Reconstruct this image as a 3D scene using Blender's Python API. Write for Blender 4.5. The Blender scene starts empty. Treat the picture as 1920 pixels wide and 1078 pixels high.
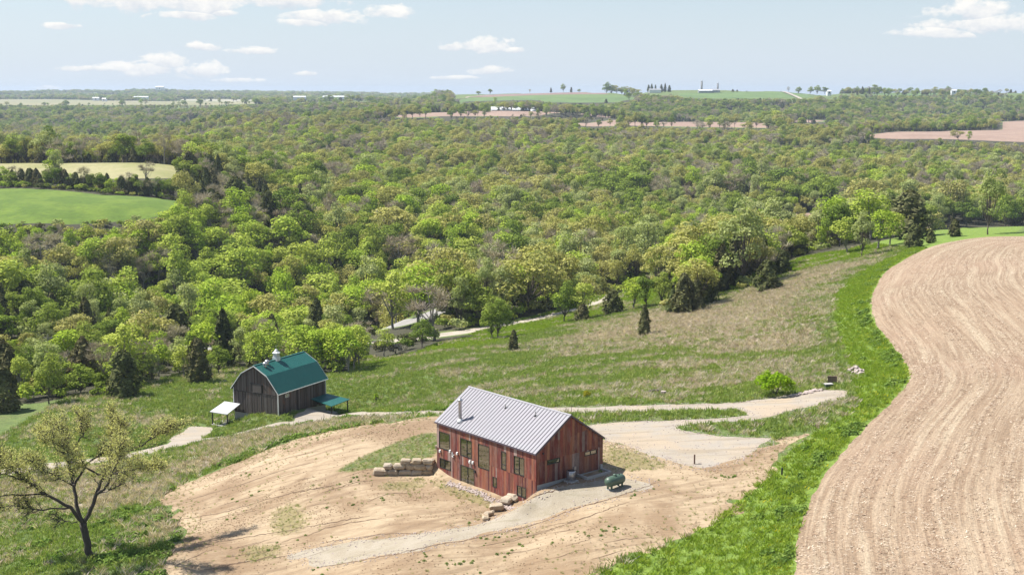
import bpy, math, random
import numpy as np
from mathutils import Vector, Matrix
R = math.radians
random.seed(11)
rng = np.random.default_rng(11)
scene = bpy.context.scene
COL = scene.collection

# ------------------------------------------------------------------ camera
FPX, HORIZON, CX, CY = 2400.0, 172.0, 960.0, 539.0      # focal length and horizon in photograph pixels
PITCH = math.atan((CY - HORIZON) / FPX)
cam_data = bpy.data.cameras.new('camera')
cam_data.sensor_width = 36.0
cam_data.lens = 36.0 * FPX / 1920.0
cam_data.clip_start = 1.0
cam_data.clip_end = 60000.0
cam = bpy.data.objects.new('camera', cam_data)
cam.rotation_euler = (math.pi / 2 - PITCH, 0, 0)
COL.objects.link(cam)
scene.camera = cam

# ------------------------------------------------------------------ sun, sky, exposure
SUN_AZ, SUN_EL = -72.0, 55.0       # degrees; azimuth clockwise from +Y
SUN_STRENGTH, SKY_STRENGTH, EXPOSURE = 5.0, 0.075, 0.80
sun_data = bpy.data.lights.new('sun', 'SUN')
sun_data.energy = SUN_STRENGTH
sun_data.angle = R(0.53)
sun_data.color = (1.0, 0.955, 0.88)
sun = bpy.data.objects.new('sun', sun_data)
_sd = Vector((math.sin(R(SUN_AZ)) * math.cos(R(SUN_EL)), math.cos(R(SUN_AZ)) * math.cos(R(SUN_EL)), math.sin(R(SUN_EL))))
sun.rotation_euler = _sd.to_track_quat('Z', 'Y').to_euler()
sun.location = (-60, 60, 120)
COL.objects.link(sun)
scene.view_settings.view_transform = 'Standard'
scene.view_settings.look = 'None'
scene.view_settings.exposure = EXPOSURE
scene.view_settings.gamma = 1.0
scene.view_settings.use_curve_mapping = False
scene.cycles.use_denoising = True
scene.cycles.max_bounces = 6
scene.cycles.diffuse_bounces = 3
scene.cycles.glossy_bounces = 3
scene.cycles.transmission_bounces = 4
scene.cycles.volume_bounces = 0
scene.cycles.transparent_max_bounces = 6
scene.cycles.caustics_reflective = False
scene.cycles.caustics_refractive = False


# ------------------------------------------------------------------ node helper
class NT:
    def __init__(s, tree):
        s.t = tree

    def n(s, typ, ins=None, **props):
        nd = s.t.nodes.new(typ)
        for k, v in props.items():
            setattr(nd, k, v)
        for k, v in (ins or {}).items():
            sock = nd.inputs[k]
            if isinstance(v, bpy.types.NodeSocket):
                s.t.links.new(v, sock)
            else:
                if isinstance(v, (tuple, list)) and len(v) == 3 and sock.type == 'RGBA':
                    v = (*v, 1.0)
                sock.default_value = v
        return nd

    def math(s, op, a, b=0.0, c=0.0, clamp=False):
        return s.n('ShaderNodeMath', {0: a, 1: b, 2: c}, operation=op, use_clamp=clamp).outputs[0]

    def vm(s, op, a, b=(0, 0, 0), c=(0, 0, 0)):
        nd = s.n('ShaderNodeVectorMath', {0: a, 1: b}, operation=op)
        if op == 'MULTIPLY_ADD':
            if isinstance(c, bpy.types.NodeSocket):
                s.t.links.new(c, nd.inputs[2])
            else:
                nd.inputs[2].default_value = c
        return nd.outputs['Value'] if op in ('LENGTH', 'DOT_PRODUCT') else nd.outputs[0]

    def mix(s, f, a, b, blend='MIX'):
        nd = s.n('ShaderNodeMix', {}, data_type='RGBA', blend_type=blend)
        for i, v in ((0, f), (6, a), (7, b)):
            if isinstance(v, bpy.types.NodeSocket):
                s.t.links.new(v, nd.inputs[i])
            else:
                if i and len(v) == 3:
                    v = (*v, 1.0)
                nd.inputs[i].default_value = v
        return nd.outputs[2]

    def step(s, x, a, b):
        return s.n('ShaderNodeMapRange', {0: x, 1: a, 2: b, 3: 0.0, 4: 1.0}, interpolation_type='SMOOTHSTEP').outputs[0]

    def rng(s, x, a, b, c, d):
        return s.n('ShaderNodeMapRange', {0: x, 1: a, 2: b, 3: c, 4: d}).outputs[0]

    def noise(s, vec, scale, detail=3.0, rough=0.55, dist=0.0, col=False):
        nd = s.n('ShaderNodeTexNoise', {'Vector': vec, 'Scale': scale, 'Detail': detail, 'Roughness': rough, 'Distortion': dist})
        return nd.outputs[1 if col else 0]

    def pos(s):
        return s.n('ShaderNodeNewGeometry').outputs['Position']

    def obj(s):
        return s.n('ShaderNodeTexCoord').outputs['Object']

    def attr(s, name):
        return s.n('ShaderNodeAttribute', attribute_name=name).outputs['Fac']

    def orand(s):
        return s.n('ShaderNodeObjectInfo').outputs['Random']

    def ramp(s, f, stops, interp='LINEAR'):
        nd = s.n('ShaderNodeValToRGB', {0: f})
        cr = nd.color_ramp
        cr.interpolation = interp
        while len(cr.elements) > 1:
            cr.elements.remove(cr.elements[-1])
        cr.elements[0].position, cr.elements[0].color = stops[0][0], (*stops[0][1], 1)
        for p, c in stops[1:]:
            e = cr.elements.new(p)
            e.color = (*c, 1)
        return nd.outputs[0]


def new_mat(name):
    m = bpy.data.materials.new(name)
    m.use_nodes = True
    m.node_tree.nodes.clear()
    return m, NT(m.node_tree)


def finish(nt, color, rough=0.9, bump=None, bump_d=0.1, bump_s=0.6, **extra):
    ins = {'Base Color': color, 'Roughness': rough}
    ins.update(extra)
    b = nt.n('ShaderNodeBsdfPrincipled', ins)
    if bump is not None:
        bn = nt.n('ShaderNodeBump', {'Height': bump, 'Distance': bump_d, 'Strength': bump_s})
        nt.t.links.new(bn.outputs[0], b.inputs['Normal'])
    o = nt.n('ShaderNodeOutputMaterial')
    nt.t.links.new(b.outputs[0], o.inputs[0])
    return b


def plain(name, c, rough=0.7, var=0.12, scale=3.0, **extra):
    m, nt = new_mat(name)
    nz = nt.noise(nt.pos(), scale, 4)
    lo, hi = tuple(x * (1 - var) for x in c), tuple(min(1, x * (1 + var)) for x in c)
    finish(nt, nt.mix(nz, lo, hi), rough, **extra)
    return m


# ------------------------------------------------------------------ world: daylight sky and fair-weather cumulus
world = bpy.data.worlds.new('World')
scene.world = world
world.use_nodes = True
world.node_tree.nodes.clear()
w = NT(world.node_tree)
sky = w.n('ShaderNodeTexSky', sky_type='NISHITA', sun_disc=False, sun_elevation=R(SUN_EL), sun_rotation=R(SUN_AZ % 360),
          altitude=300.0, air_density=1.0, dust_density=0.7, ozone_density=2.0)
vdir = w.n('ShaderNodeTexCoord').outputs['Generated']
sep = w.n('ShaderNodeSeparateXYZ', {0: vdir})
az = w.math('ARCTAN2', sep.outputs[0], sep.outputs[1])
el = w.math('ARCSINE', sep.outputs[2])
uv = w.n('ShaderNodeCombineXYZ', {0: az, 1: el, 2: 0.0}).outputs[0]
n_big = w.noise(w.vm('MULTIPLY', uv, (38, 75, 1)), 1.0, 7, 0.62, 0.5)
n_fine = w.noise(w.vm('MULTIPLY', uv, (75, 120, 1)), 1.0, 6, 0.65)
CLOUDS = [(300, 12, 125, 28), (392, 18, 95, 25), (365, 38, 70, 12), (545, 10, 110, 17), (620, 40, 66, 17), (590, 49, 50, 9),
          (738, 31, 46, 14), (655, 3, 60, 6), (440, 34, 30, 8), (295, 132, 95, 15), (335, 122, 42, 18), (402, 136, 36, 17),
          (225, 133, 70, 7), (460, 152, 50, 5), (400, 93, 33, 9), (490, 100, 48, 8), (915, 90, 46, 17), (848, 92, 26, 10),
          (965, 97, 30, 6), (920, 134, 36, 10), (850, 147, 44, 4), (1772, 36, 62, 24), (1810, 58, 110, 20), (1722, 72, 66, 12),
          (1910, 68, 70, 16), (165, 60, 36, 6), (585, 140, 22, 5), (140, 166, 22, 5)]
best = 9.0
tall = 0.0
for (px, py, rx, ry) in CLOUDS:
    c = ((px - CX) / FPX, (HORIZON - py) / FPX)
    s = (FPX / rx, FPX / ry, 0.0)
    q = w.vm('MULTIPLY_ADD', uv, s, (-c[0] * s[0], -c[1] * s[1], 0.0))
    d = w.vm('LENGTH', q)
    qy = w.n('ShaderNodeSeparateXYZ', {0: q}).outputs[1]
    if best == 9.0:
        best, tall = d, qy
    else:
        nearer = w.math('LESS_THAN', d, best)
        tall = w.n('ShaderNodeMix', {0: nearer, 2: tall, 3: qy}, data_type='FLOAT').outputs[0]
        best = w.math('MINIMUM', best, d)
low = w.math('MULTIPLY', w.math('MAXIMUM', w.math('MULTIPLY', tall, -1.0), 0.0), 0.35)
field = w.math('ADD', w.math('SUBTRACT', 1.16, w.math('ADD', best, low)),
               w.math('ADD', w.math('MULTIPLY', w.math('SUBTRACT', n_big, 0.5), 2.6), w.math('MULTIPLY', w.math('SUBTRACT', n_fine, 0.5), 1.7)))
cov1 = w.math('MULTIPLY', w.step(field, -0.12, 0.62), 0.98)
# the same kind of sky goes on all round, beyond the part the photograph shows
pl = w.math('ADD', w.math('MAXIMUM', sep.outputs[2], 0.0), 0.06)
plane = w.n('ShaderNodeCombineXYZ', {0: w.math('DIVIDE', sep.outputs[0], pl), 1: w.math('DIVIDE', sep.outputs[1], pl), 2: 0.0}).outputs[0]
gen = w.step(w.noise(plane, 1.1, 7, 0.58, 0.3), 0.56, 0.70)
away = w.step(w.math('ADD', w.math('MULTIPLY', w.math('ABSOLUTE', az), 1.0), w.math('MULTIPLY', w.math('MAXIMUM', el, 0.0), 4.5)), 0.46, 0.62)
cov2 = w.math('MULTIPLY', w.math('MULTIPLY', gen, away), w.step(el, 0.005, 0.06))
veil = w.math('MULTIPLY', w.step(w.noise(w.vm('MULTIPLY', uv, (5, 30, 1)), 1.0, 4, 0.6), 0.42, 0.75), 0.22)
cov = w.math('MAXIMUM', w.math('MAXIMUM', cov1, cov2), veil)
lit = w.math('ADD', w.math('MULTIPLY', tall, 0.5), w.math('ADD', 0.62, w.math('MULTIPLY', w.math('SUBTRACT', n_fine, 0.48), 1.9)), clamp=True)
K = 1.0 / SKY_STRENGTH / 2 ** EXPOSURE
ccol = w.mix(lit, tuple(x * K for x in (0.66, 0.72, 0.81)), tuple(x * K for x in (1.04, 1.02, 0.98)))
veilc = tuple(x * K for x in (0.72, 0.79, 0.90))
ccol = w.mix(w.step(cov, 0.12, 0.35), veilc, ccol)
low_air = w.math('ADD', 0.12, w.math('MULTIPLY', w.math('SUBTRACT', 1.0, w.step(el, -0.01, 0.15)), 0.74))
sky_c = w.mix(low_air, sky.outputs[0], tuple(x * K for x in (0.70, 0.80, 0.93)))
fin = w.mix(cov, sky_c, ccol)
bg = w.n('ShaderNodeBackground', {0: fin, 1: SKY_STRENGTH})
wo = w.n('ShaderNodeOutputWorld', {0: bg.outputs[0]})

# ------------------------------------------------------------------ mesh helpers
def mesh_np(name, V, F, mat, attrs=None, smooth=True):
    """triangles or quads from numpy arrays"""
    me = bpy.data.meshes.new(name)
    V = np.asarray(V, np.float32)
    F = np.asarray(F, np.int32)
    k = F.shape[1]
    me.vertices.add(len(V))
    me.vertices.foreach_set('co', V.ravel())
    me.loops.add(F.size)
    me.loops.foreach_set('vertex_index', F.ravel())
    me.polygons.add(len(F))
    me.polygons.foreach_set('loop_start', np.arange(0, F.size, k, dtype=np.int32))
    try:
        me.polygons.foreach_set('loop_total', np.full(len(F), k, np.int32))
    except Exception:
        pass
    me.polygons.foreach_set('use_smooth', np.full(len(F), smooth, bool))
    for an, av in (attrs or {}).items():
        a = me.attributes.new(an, 'FLOAT', 'POINT')
        a.data.foreach_set('value', np.asarray(av, np.float32))
    if mat:
        me.materials.append(mat)
    me.update(calc_edges=True)
    return me


def link(name, me, parent=None, kind=None):
    o = bpy.data.objects.new(name, me)
    COL.objects.link(o)
    if parent:
        o.parent = parent
    if kind:
        o['kind'] = kind
    return o


class MB:
    def __init__(s):
        s.v, s.f, s.m = [], [], []

    def add(s, vs, fs, m=0):
        o = len(s.v)
        s.v += [tuple(map(float, q)) for q in vs]
        s.f += [tuple(i + o for i in q) for q in fs]
        s.m += [m] * len(fs)
        return s

    def box(s, a, b, m=0):
        x0, y0, z0 = a
        x1, y1, z1 = b
        return s.add([(x0, y0, z0), (x1, y0, z0), (x1, y1, z0), (x0, y1, z0), (x0, y0, z1), (x1, y0, z1), (x1, y1, z1), (x0, y1, z1)],
                     [(3, 2, 1, 0), (4, 5, 6, 7), (0, 1, 5, 4), (1, 2, 6, 5), (2, 3, 7, 6), (3, 0, 4, 7)], m)

    def prism(s, poly, vec, m=0):
        """closed polygon extruded along vec"""
        n = len(poly)
        vec = Vector(vec)
        a = [Vector(q) for q in poly]
        vs = a + [q + vec for q in a]
        fs = [tuple(range(n - 1, -1, -1)), tuple(range(n, 2 * n))]
        fs += [(i, (i + 1) % n, (i + 1) % n + n, i + n) for i in range(n)]
        return s.add(vs, fs, m)

    def tube(s, pts, rad, sides=6, cap=True, m=0):
        pts = [Vector(p) for p in pts]
        vs, fs = [], []
        for i, p in enumerate(pts):
            d = (pts[min(i + 1, len(pts) - 1)] - pts[max(i - 1, 0)])
            d = d.normalized() if d.length > 1e-9 else Vector((0, 0, 1))
            u = d.orthogonal().normalized()
            if abs(d.z) > 0.5:
                u = (Vector((1, 0, 0)) - d * d.x).normalized()
            v = d.cross(u)
            for k in range(sides):
                t = 2 * math.pi * k / sides
                vs.append(p + (u * math.cos(t) + v * math.sin(t)) * rad[i])
        for i in range(len(pts) - 1):
            for k in range(sides):
                k2 = (k + 1) % sides
                fs.append((i * sides + k, i * sides + k2, (i + 1) * sides + k2, (i + 1) * sides + k))
        if cap:
            fs.append(tuple(range(sides - 1, -1, -1)))
            fs.append(tuple((len(pts) - 1) * sides + k for k in range(sides)))
        return s.add(vs, fs, m)

    def lathe(s, prof, sides=16, c=(0, 0, 0), axis='z', m=0):
        """profile of (radius, height)"""
        vs, fs = [], []
        for r, h in prof:
            for k in range(sides):
                t = 2 * math.pi * k / sides
                x, y = r * math.cos(t), r * math.sin(t)
                q = (x, y, h) if axis == 'z' else (h, x, y)
                vs.append((q[0] + c[0], q[1] + c[1], q[2] + c[2]))
        for i in range(len(prof) - 1):
            for k in range(sides):
                k2 = (k + 1) % sides
                fs.append((i * sides + k, i * sides + k2, (i + 1) * sides + k2, (i + 1) * sides + k))
        fs.append(tuple(range(sides - 1, -1, -1)))
        fs.append(tuple((len(prof) - 1) * sides + k for k in range(sides)))
        return s.add(vs, fs, m)

    def mesh(s, name, *mats, smooth=False):
        me = bpy.data.meshes.new(name)
        me.from_pydata(s.v, [], s.f)
        for q in mats:
            me.materials.append(q)
        if len(mats) > 1:
            me.polygons.foreach_set('material_index', np.array(s.m, np.int32))
        if smooth:
            me.polygons.foreach_set('use_smooth', np.ones(len(s.f), bool))
        me.update()
        return me

    def build(s, name, mat, parent=None, smooth=False, kind=None, loc=None):
        o = link(name, s.mesh(name, mat, smooth=smooth), parent, kind)
        if loc is not None:
            o.location = loc
        return o


def thing(name, label, cat, loc=(0, 0, 0), rz=0.0, group=None):
    o = bpy.data.objects.new(name, None)
    o.empty_display_size = 0.5
    COL.objects.link(o)
    o.location = loc
    o.rotation_euler = (0, 0, rz)
    return tag(o, label, cat, group)


def tag(o, label, cat, group=None):
    o['label'] = label
    o['category'] = cat
    if group:
        o['group'] = group
    return o


# ------------------------------------------------------------------ value noise for shapes
def vnoise(x, y, seed=0):
    xi, yi = np.floor(x).astype(np.int64), np.floor(y).astype(np.int64)
    xf, yf = x - xi, y - yi
    u, v = xf * xf * (3 - 2 * xf), yf * yf * (3 - 2 * yf)

    def h(a, b):
        n = (a * 374761393 + b * 668265263 + seed * 974634777) & 0x7fffffff
        n = ((n ^ (n >> 13)) * 1274126177) & 0x7fffffff
        return ((n ^ (n >> 16)) & 0xffff) / 65535.0
    a = h(xi, yi) * (1 - u) + h(xi + 1, yi) * u
    b = h(xi, yi + 1) * (1 - u) + h(xi + 1, yi + 1) * u
    return (a * (1 - v) + b * v) * 2 - 1


def fbm(x, y, seed=0, oct=3):
    s, a, t = 0, 1.0, 0
    for i in range(oct):
        s = s + a * vnoise(x * 2 ** i, y * 2 ** i, seed + i * 17)
        t += a
        a *= 0.5
    return s / t


# ------------------------------------------------------------------ the lie of the land
HO = np.array([2.15, 115.18, -38.81])          # front right corner of the plank house
HTH = -0.867
HU, HV = np.array([math.cos(HTH), math.sin(HTH)]), np.array([-math.sin(HTH), math.cos(HTH)])
BO = np.array([-34.19, 182.63, -46.93])        # near corner of the barn
BTH = R(61.2)
BL, BG = np.array([math.cos(BTH), math.sin(BTH)]), np.array([-math.sin(BTH), math.cos(BTH)])
_cp, _sp = math.cos(PITCH), math.sin(PITCH)


def ray(px, py):
    """direction of sight of a photograph pixel, scaled to one metre northwards"""
    dx, dy = (np.asarray(px, float) - CX) / FPX, (CY - np.asarray(py, float)) / FPX
    y = _cp + dy * _sp
    return dx / y, (-_sp + dy * _cp) / y


def project(X, Y, Z):
    d = Y * _cp - Z * _sp
    u = Y * _sp + Z * _cp
    return CX + FPX * X / d, CY - FPX * u / d


TP = []
def pz(*rows):
    for px, py, z in rows:
        a, b = ray(px, py)
        D = z / b
        TP.append((a * D, D, z))
def pd(*rows):                                   # pixel, distance, metres below that line of sight
    for px, py, D, dz in rows:
        a, b = ray(px, py)
        TP.append((a * D, D, b * D - dz))
def hp(*rows):
    for a, b, z in rows:
        q = HO[:2] + HU * a + HV * b
        TP.append((q[0], q[1], HO[2] + z))
def bp(*rows):
    for l, g, z in rows:
        q = BO[:2] + BL * l + BG * g
        TP.append((q[0], q[1], BO[2] + z))

hp((-15, -1.0, 0), (-10, -1, 0), (-5, -1, 0), (-2.6, -.8, 0), (-12, -5, -.25), (-7, -5, -.2), (-3.2, -4.5, 0), (-16, -5.5, -.3),
   (.6, -.3, 2.15), (.8, 2, 2.3), (.8, 5, 2.35), (.8, 8, 2.4), (2.5, 0, 1.9), (3, 4, 2.25), (3, 8, 2.45), (.9, -2.0, 1.45), (.5, -3.8, .75),
   (-.4, -6, 0.05), (-1.4, -1, .15), (-1.6, -3, .0), (-2.3, -5, -.1), (0, 9.6, 2.6), (-8, 9.6, 2.7), (-15, 9.6, 2.45), (-8, 14, 2.7),
   (-17.5, 9, 2.1), (-20, 6, 1.7), (-15.9, 1.0, 1.7), (-17.3, -.3, 1.25), (-19.0, -2.6, .65), (-16.6, -1.9, -.05), (-18.2, -3.6, -.1),
   (-20.5, -6.2, -.3), (-16, 4, 2.2), (-19, 1, 1.35), (-22.5, -2, .5), (-8, 4, 1.5), (-13, 4, 1.4), (-3, 4, 1.8))
bp((0, -.5, -.05), (-.5, 0, -.05), (-.6, 3.5, -.2), (-.6, 5, -.7), (-.6, 6.5, -1.4), (-.6, 8.6, -1.8), (-3, 8, -1.9), (-3, 10.5, -1.95),
   (-6, 8, -2.0), (-5, 4, -1.3), (-4, 0, -.5), (3, -.6, -.2), (6, -.6, -.3), (7.6, -.7, -.6), (9.5, -1.5, -1.7), (11.5, -2, -1.9), (10.5, -4, -2.0),
   (5, -4, -.35), (2, -5, -.5), (7, -5, -.8), (12.6, 4, -2.0), (6, 4.5, -1), (6, 9.8, -2.0), (12.6, 9.8, -2.2), (1, 9.8, -1.9))
pz((0, 1078, -45), (168, 1045, -43.2), (320, 1060, -42.4), (560, 1050, -41.4), (900, 1078, -39.7), (1150, 1060, -38.1), (1500, 1078, -35), (1920, 1078, -33),
   (430, 960, -42.2), (560, 900, -40.0), (500, 860, -40.8), (640, 960, -40.0), (760, 1000, -39.6), (330, 920, -44.2), (240, 950, -44.8), (100, 950, -46.5), (0, 980, -47),
   (700, 800, -38.2), (600, 815, -40.5), (420, 870, -43.8), (540, 820, -42.2), (830, 772, -38.5), (740, 776, -40.4), (690, 778, -41.8), (640, 777, -43.8), (960, 770, -37.3),
   (1100, 767, -36.7), (1250, 766, -36.1), (1400, 764, -35.6), (1540, 742, -35.2), (1200, 800, -36.1), (1300, 860, -36.0), (1400, 820, -35.6), (1250, 900, -36.3),
   (340, 825, -47.9), (200, 862, -48.5), (0, 885, -49), (-200, 930, -49.5), (300, 770, -49), (200, 750, -50.2), (0, 790, -50.5), (-200, 830, -50.6), (430, 705, -50.5),
   (330, 690, -52), (150, 722, -52), (0, 690, -56), (93, 680, -56), (300, 661, -57), (400, 655, -57.2), (0, 610, -57.5), (-300, 640, -57.5),
   (600, 700, -51), (680, 690, -50.5), (560, 735, -49.3), (740, 612, -60), (830, 580, -61), (640, 634, -58.7), (780, 638, -57), (720, 668, -53.6),
   (900, 617, -56), (980, 603, -55), (1050, 590, -54), (1140, 562, -52.6), (1230, 540, -51),
   (1100, 770, -36.8), (1300, 720, -38.3), (1100, 700, -41.8), (900, 690, -46), (900, 740, -41.8), (800, 700, -47.2), (800, 650, -52), (1000, 640, -49.8), (1200, 600, -46.8),
   (1000, 740, -40), (1200, 740, -37.6), (1100, 640, -47.5), (1300, 640, -43), (1200, 680, -41.8), (1400, 560, -43.2), (1500, 640, -39), (1560, 500, -40), (1420, 700, -37.6),
   (1660, 482, -38), (1550, 470, -42), (1480, 520, -43), (1600, 700, -36), (1700, 900, -33.5), (1700, 700, -34), (1630, 580, -35), (1920, 600, -32), (1920, 800, -32.3), (1850, 445, -34.6),
   (1920, 440, -34), (1740, 462, -35.5), (1600, 800, -34.7), (1450, 900, -35.6), (1400, 980, -36.2), (1560, 900, -34.6), (2300, 440, -31), (2300, 700, -30), (2300, 1078, -30.5), (1800, 520, -33),
   (1000, 960, -37.95), (800, 1020, -39.0), (1150, 905, -36.55), (1100, 1000, -37.3), (1250, 960, -36.6), (1900, 425, -36.5), (1720, 440, -38.5), (1600, 450, -43.5))
# valley floor and woods: distance and metres of tree height below the line of sight
pd((0, 560, 330, 20), (-300, 560, 340, 22), (250, 560, 340, 20), (500, 545, 350, 22), (720, 540, 370, 24), (900, 520, 380, 22),
   (0, 470, 400, 12), (200, 470, 400, 12), (420, 440, 420, 15), (600, 440, 450, 14), (780, 430, 470, 14), (950, 440, 460, 15), (1100, 470, 420, 15), (1250, 470, 400, 14),
   (60, 424, 436, 0), (250, 415, 452, 0), (330, 402, 462, 0), (-250, 430, 440, 0), (60, 354, 505, 0), (200, 366, 500, 0), (340, 378, 492, 0), (-250, 354, 510, 0),
   (60, 338, 560, 0), (330, 338, 560, 0), (180, 318, 592, 0), (60, 305, 626, 0), (320, 310, 615, 0), (-250, 305, 626, 0),
   (430, 350, 540, 13), (500, 320, 620, 13), (450, 283, 690, 13), (600, 330, 640, 14), (700, 350, 620, 14),
   (100, 296, 720, 15), (-250, 296, 720, 15), (300, 290, 760, 15), (0, 268, 950, 14), (300, 265, 960, 14), (600, 285, 860, 14), (800, 330, 720, 14), (800, 290, 900, 14),
   (950, 350, 680, 14), (1100, 360, 690, 14), (950, 300, 860, 14), (1250, 396, 700, 0), (1470, 405, 690, 0), (1560, 402, 690, 0), (1250, 420, 620, 4), (1400, 430, 600, 7), (1600, 420, 560, 12),
   (1600, 400, 660, 6), (1350, 372, 760, 6), (1550, 372, 760, 8), (1150, 395, 660, 10), (1300, 330, 850, 13), (1500, 330, 850, 13), (1700, 340, 780, 13), (1920, 350, 730, 14), (2300, 360, 700, 14),
   (1800, 400, 560, 14), (1920, 405, 500, 14), (2300, 400, 500, 14), (1920, 310, 930, 13), (1700, 300, 1000, 13), (1300, 290, 1000, 13), (1500, 290, 1000, 13), (1100, 290, 980, 13),
   (0, 240, 1300, 13), (-300, 240, 1300, 13), (300, 236, 1350, 13), (600, 246, 1250, 13), (850, 250, 1250, 13), (1050, 254, 1300, 13), (1300, 262, 1300, 13), (1500, 268, 1250, 13), (1700, 280, 1200, 13),
   (2300, 300, 1150, 13), (1640, 259, 1390, 0), (1780, 260, 1390, 0), (1920, 266, 1380, 0), (2200, 268, 1380, 0), (1700, 246, 1620, 0), (1880, 244, 1650, 0), (1900, 228, 2050, 0), (2200, 228, 2050, 0),
   (750, 217, 1700, 0), (1000, 240, 1480, 3), (900, 212, 1800, 0), (1130, 218, 1850, 0), (950, 208, 1950, 0), (1100, 238, 1530, 0), (1280, 237, 1560, 0), (1430, 239, 1560, 0), (1100, 230, 1700, 0), (1280, 229, 1700, 0), (1430, 232, 1720, 0),
   (1240, 222, 1850, 12), (1500, 228, 1800, 12), (1700, 222, 1950, 12),
   (0, 224, 1900, 13), (-300, 224, 1900, 13), (300, 218, 2000, 13), (600, 212, 2100, 13), (0, 206, 2600, 13), (350, 204, 2700, 13), (600, 192, 2600, 13), (760, 190, 2400, 13), (700, 178, 2900, 13), (600, 181, 3200, 13),
   (1000, 195, 2300, 12), (1250, 205, 2250, 12), (1450, 205, 2250, 12), (1650, 200, 2400, 12), (1900, 205, 2500, 12), (2300, 210, 2500, 12),
   (900, 186, 2600, 0), (1130, 180, 2640, 0), (1300, 182, 2650, 4), (1000, 178, 2800, 0), (1100, 172.5, 2920, 0), (900, 177, 3000, 0), (1300, 174, 2850, 0), (1450, 172, 2900, 0), (1600, 178, 2900, 4), (1800, 178, 2950, 3), (2200, 178, 3000, 3),
   (1300, 176, 3600, 6), (1700, 176, 3900, 6), (1000, 177, 3900, 10), (1500, 177, 4000, 9), (2200, 177, 4000, 9),
   (0, 196, 3600, 0), (300, 195, 3600, 0), (480, 193, 3700, 0), (-300, 196, 3600, 0), (100, 186, 5000, 0), (450, 186, 5000, 0), (-300, 186, 5000, 0), (600, 186, 4800, 6),
   (0, 172, 7600, 10), (300, 169, 7600, 10), (560, 174, 7600, 10), (-300, 172, 7600, 10), (900, 177, 7600, 10), (1300, 176, 7600, 20), (1900, 176, 7600, 20), (2300, 176, 7600, 20),
   (0, 174, 12000, 10), (600, 174, 12000, 10), (1200, 176, 12000, 10), (1900, 176, 12000, 10))
for X, Y, Z in ((-60, 55, -47), (0, 55, -41), (40, 55, -35), (-25, 30, -43), (20, 30, -38), (0, 12, -40)):
    TP.append((X, Y, Z))
TP = np.array(TP)


def lp(X, Y):
    return np.stack([np.log(np.hypot(X, Y)), np.arctan2(X, Y)], -1)


def _kern(d2):
    d2 = np.maximum(d2, 1e-12)
    return 0.5 * d2 * np.log(d2)


_Q = lp(TP[:, 0], TP[:, 1])
_n = len(_Q)
_A = np.zeros((_n + 3, _n + 3))
_A[:_n, :_n] = _kern(((_Q[:, None] - _Q[None]) ** 2).sum(-1)) + np.eye(_n) * 4e-5
_A[:_n, _n] = 1
_A[:_n, _n + 1:] = _Q
_A[_n, :_n] = 1
_A[_n + 1:, :_n] = _Q.T
_W = np.linalg.solve(_A, np.concatenate([TP[:, 2], np.zeros(3)]))


OPEN = []                                       # open pieces of land that stay smooth


def height(X, Y, rough=True):
    X, Y = np.asarray(X, float), np.asarray(Y, float)
    shp = X.shape
    q = lp(X.ravel(), Y.ravel())
    out = np.empty(len(q))
    for i in range(0, len(q), 20000):
        s = q[i:i + 20000]
        d2 = (s ** 2).sum(-1)[:, None] + (_Q ** 2).sum(-1)[None] - 2 * s @ _Q.T
        out[i:i + 20000] = _kern(d2) @ _W[:_n] + _W[_n] + s @ _W[_n + 1:]
    out = np.clip(out, -72, 12)
    if rough:
        x, y = X.ravel(), Y.ravel()
        D = np.hypot(x, y)
        out += fbm(x / 3.1, y / 3.1, 3, 3) * 0.05 * np.clip((450 - D) / 200, 0, 1)
        far = D > 620
        if far.any():
            m = np.clip((D[far] - 650) / 350, 0, 1)
            if OPEN:
                fd = np.min([sdf(q, x[far], y[far]) for q in OPEN], 0)
                m = m * np.clip((fd - 15) / 90, 0, 1)
            # wooded ravines cut into the plateau
            rv = 1 - np.abs(fbm(x[far] / 210, y[far] / 260, 9, 2)) * 3.2
            rv2 = 1 - np.abs(fbm(x[far] / 520 + 7, y[far] / 640, 19, 2)) * 3.4
            out[far] -= (np.clip(rv, 0, 1) ** 1.5 * 15.0 + np.clip(rv2, 0, 1) ** 1.3 * 22.0) * m * np.clip((out[far] + 74) / 12, 0, 1)
    # the stepped stone wall left of the house holds the bank up
    hx_, hy_ = X.ravel() - HO[0], Y.ravel() - HO[1]
    nearw = (np.abs(hx_ + 12) < 16) & (np.abs(hy_ - 12) < 16)
    if nearw.any():
        a, b = hx_[nearw] * HU[0] + hy_[nearw] * HU[1], hx_[nearw] * HV[0] + hy_[nearw] * HV[1]
        ra, rb = a + 15.75, b - 0.0
        t = -(ra * .685 + rb * .729)
        s = ra * .729 - rb * .685
        on = np.clip((t + .6) / .6, 0, 1) * np.clip((7.2 - t) / 1.6, 0, 1)
        wf = np.clip((2.8 - s) / 2.2, 0, 1) * (s > .02) * on
        wb = np.clip((2.6 + s) / 2.0, 0, 1) * (s <= .02) * on
        o = out[nearw]
        o = o + (HO[2] - .06 - .03 * t - o) * wf
        o = o + (HO[2] + 1.50 * (1 - np.clip(t, 0, 6.2) / 6.6) - o) * wb
        out[nearw] = o
    return out.reshape(shp)


_SD = np.exp(np.linspace(math.log(70), math.log(11500), 420))


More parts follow.
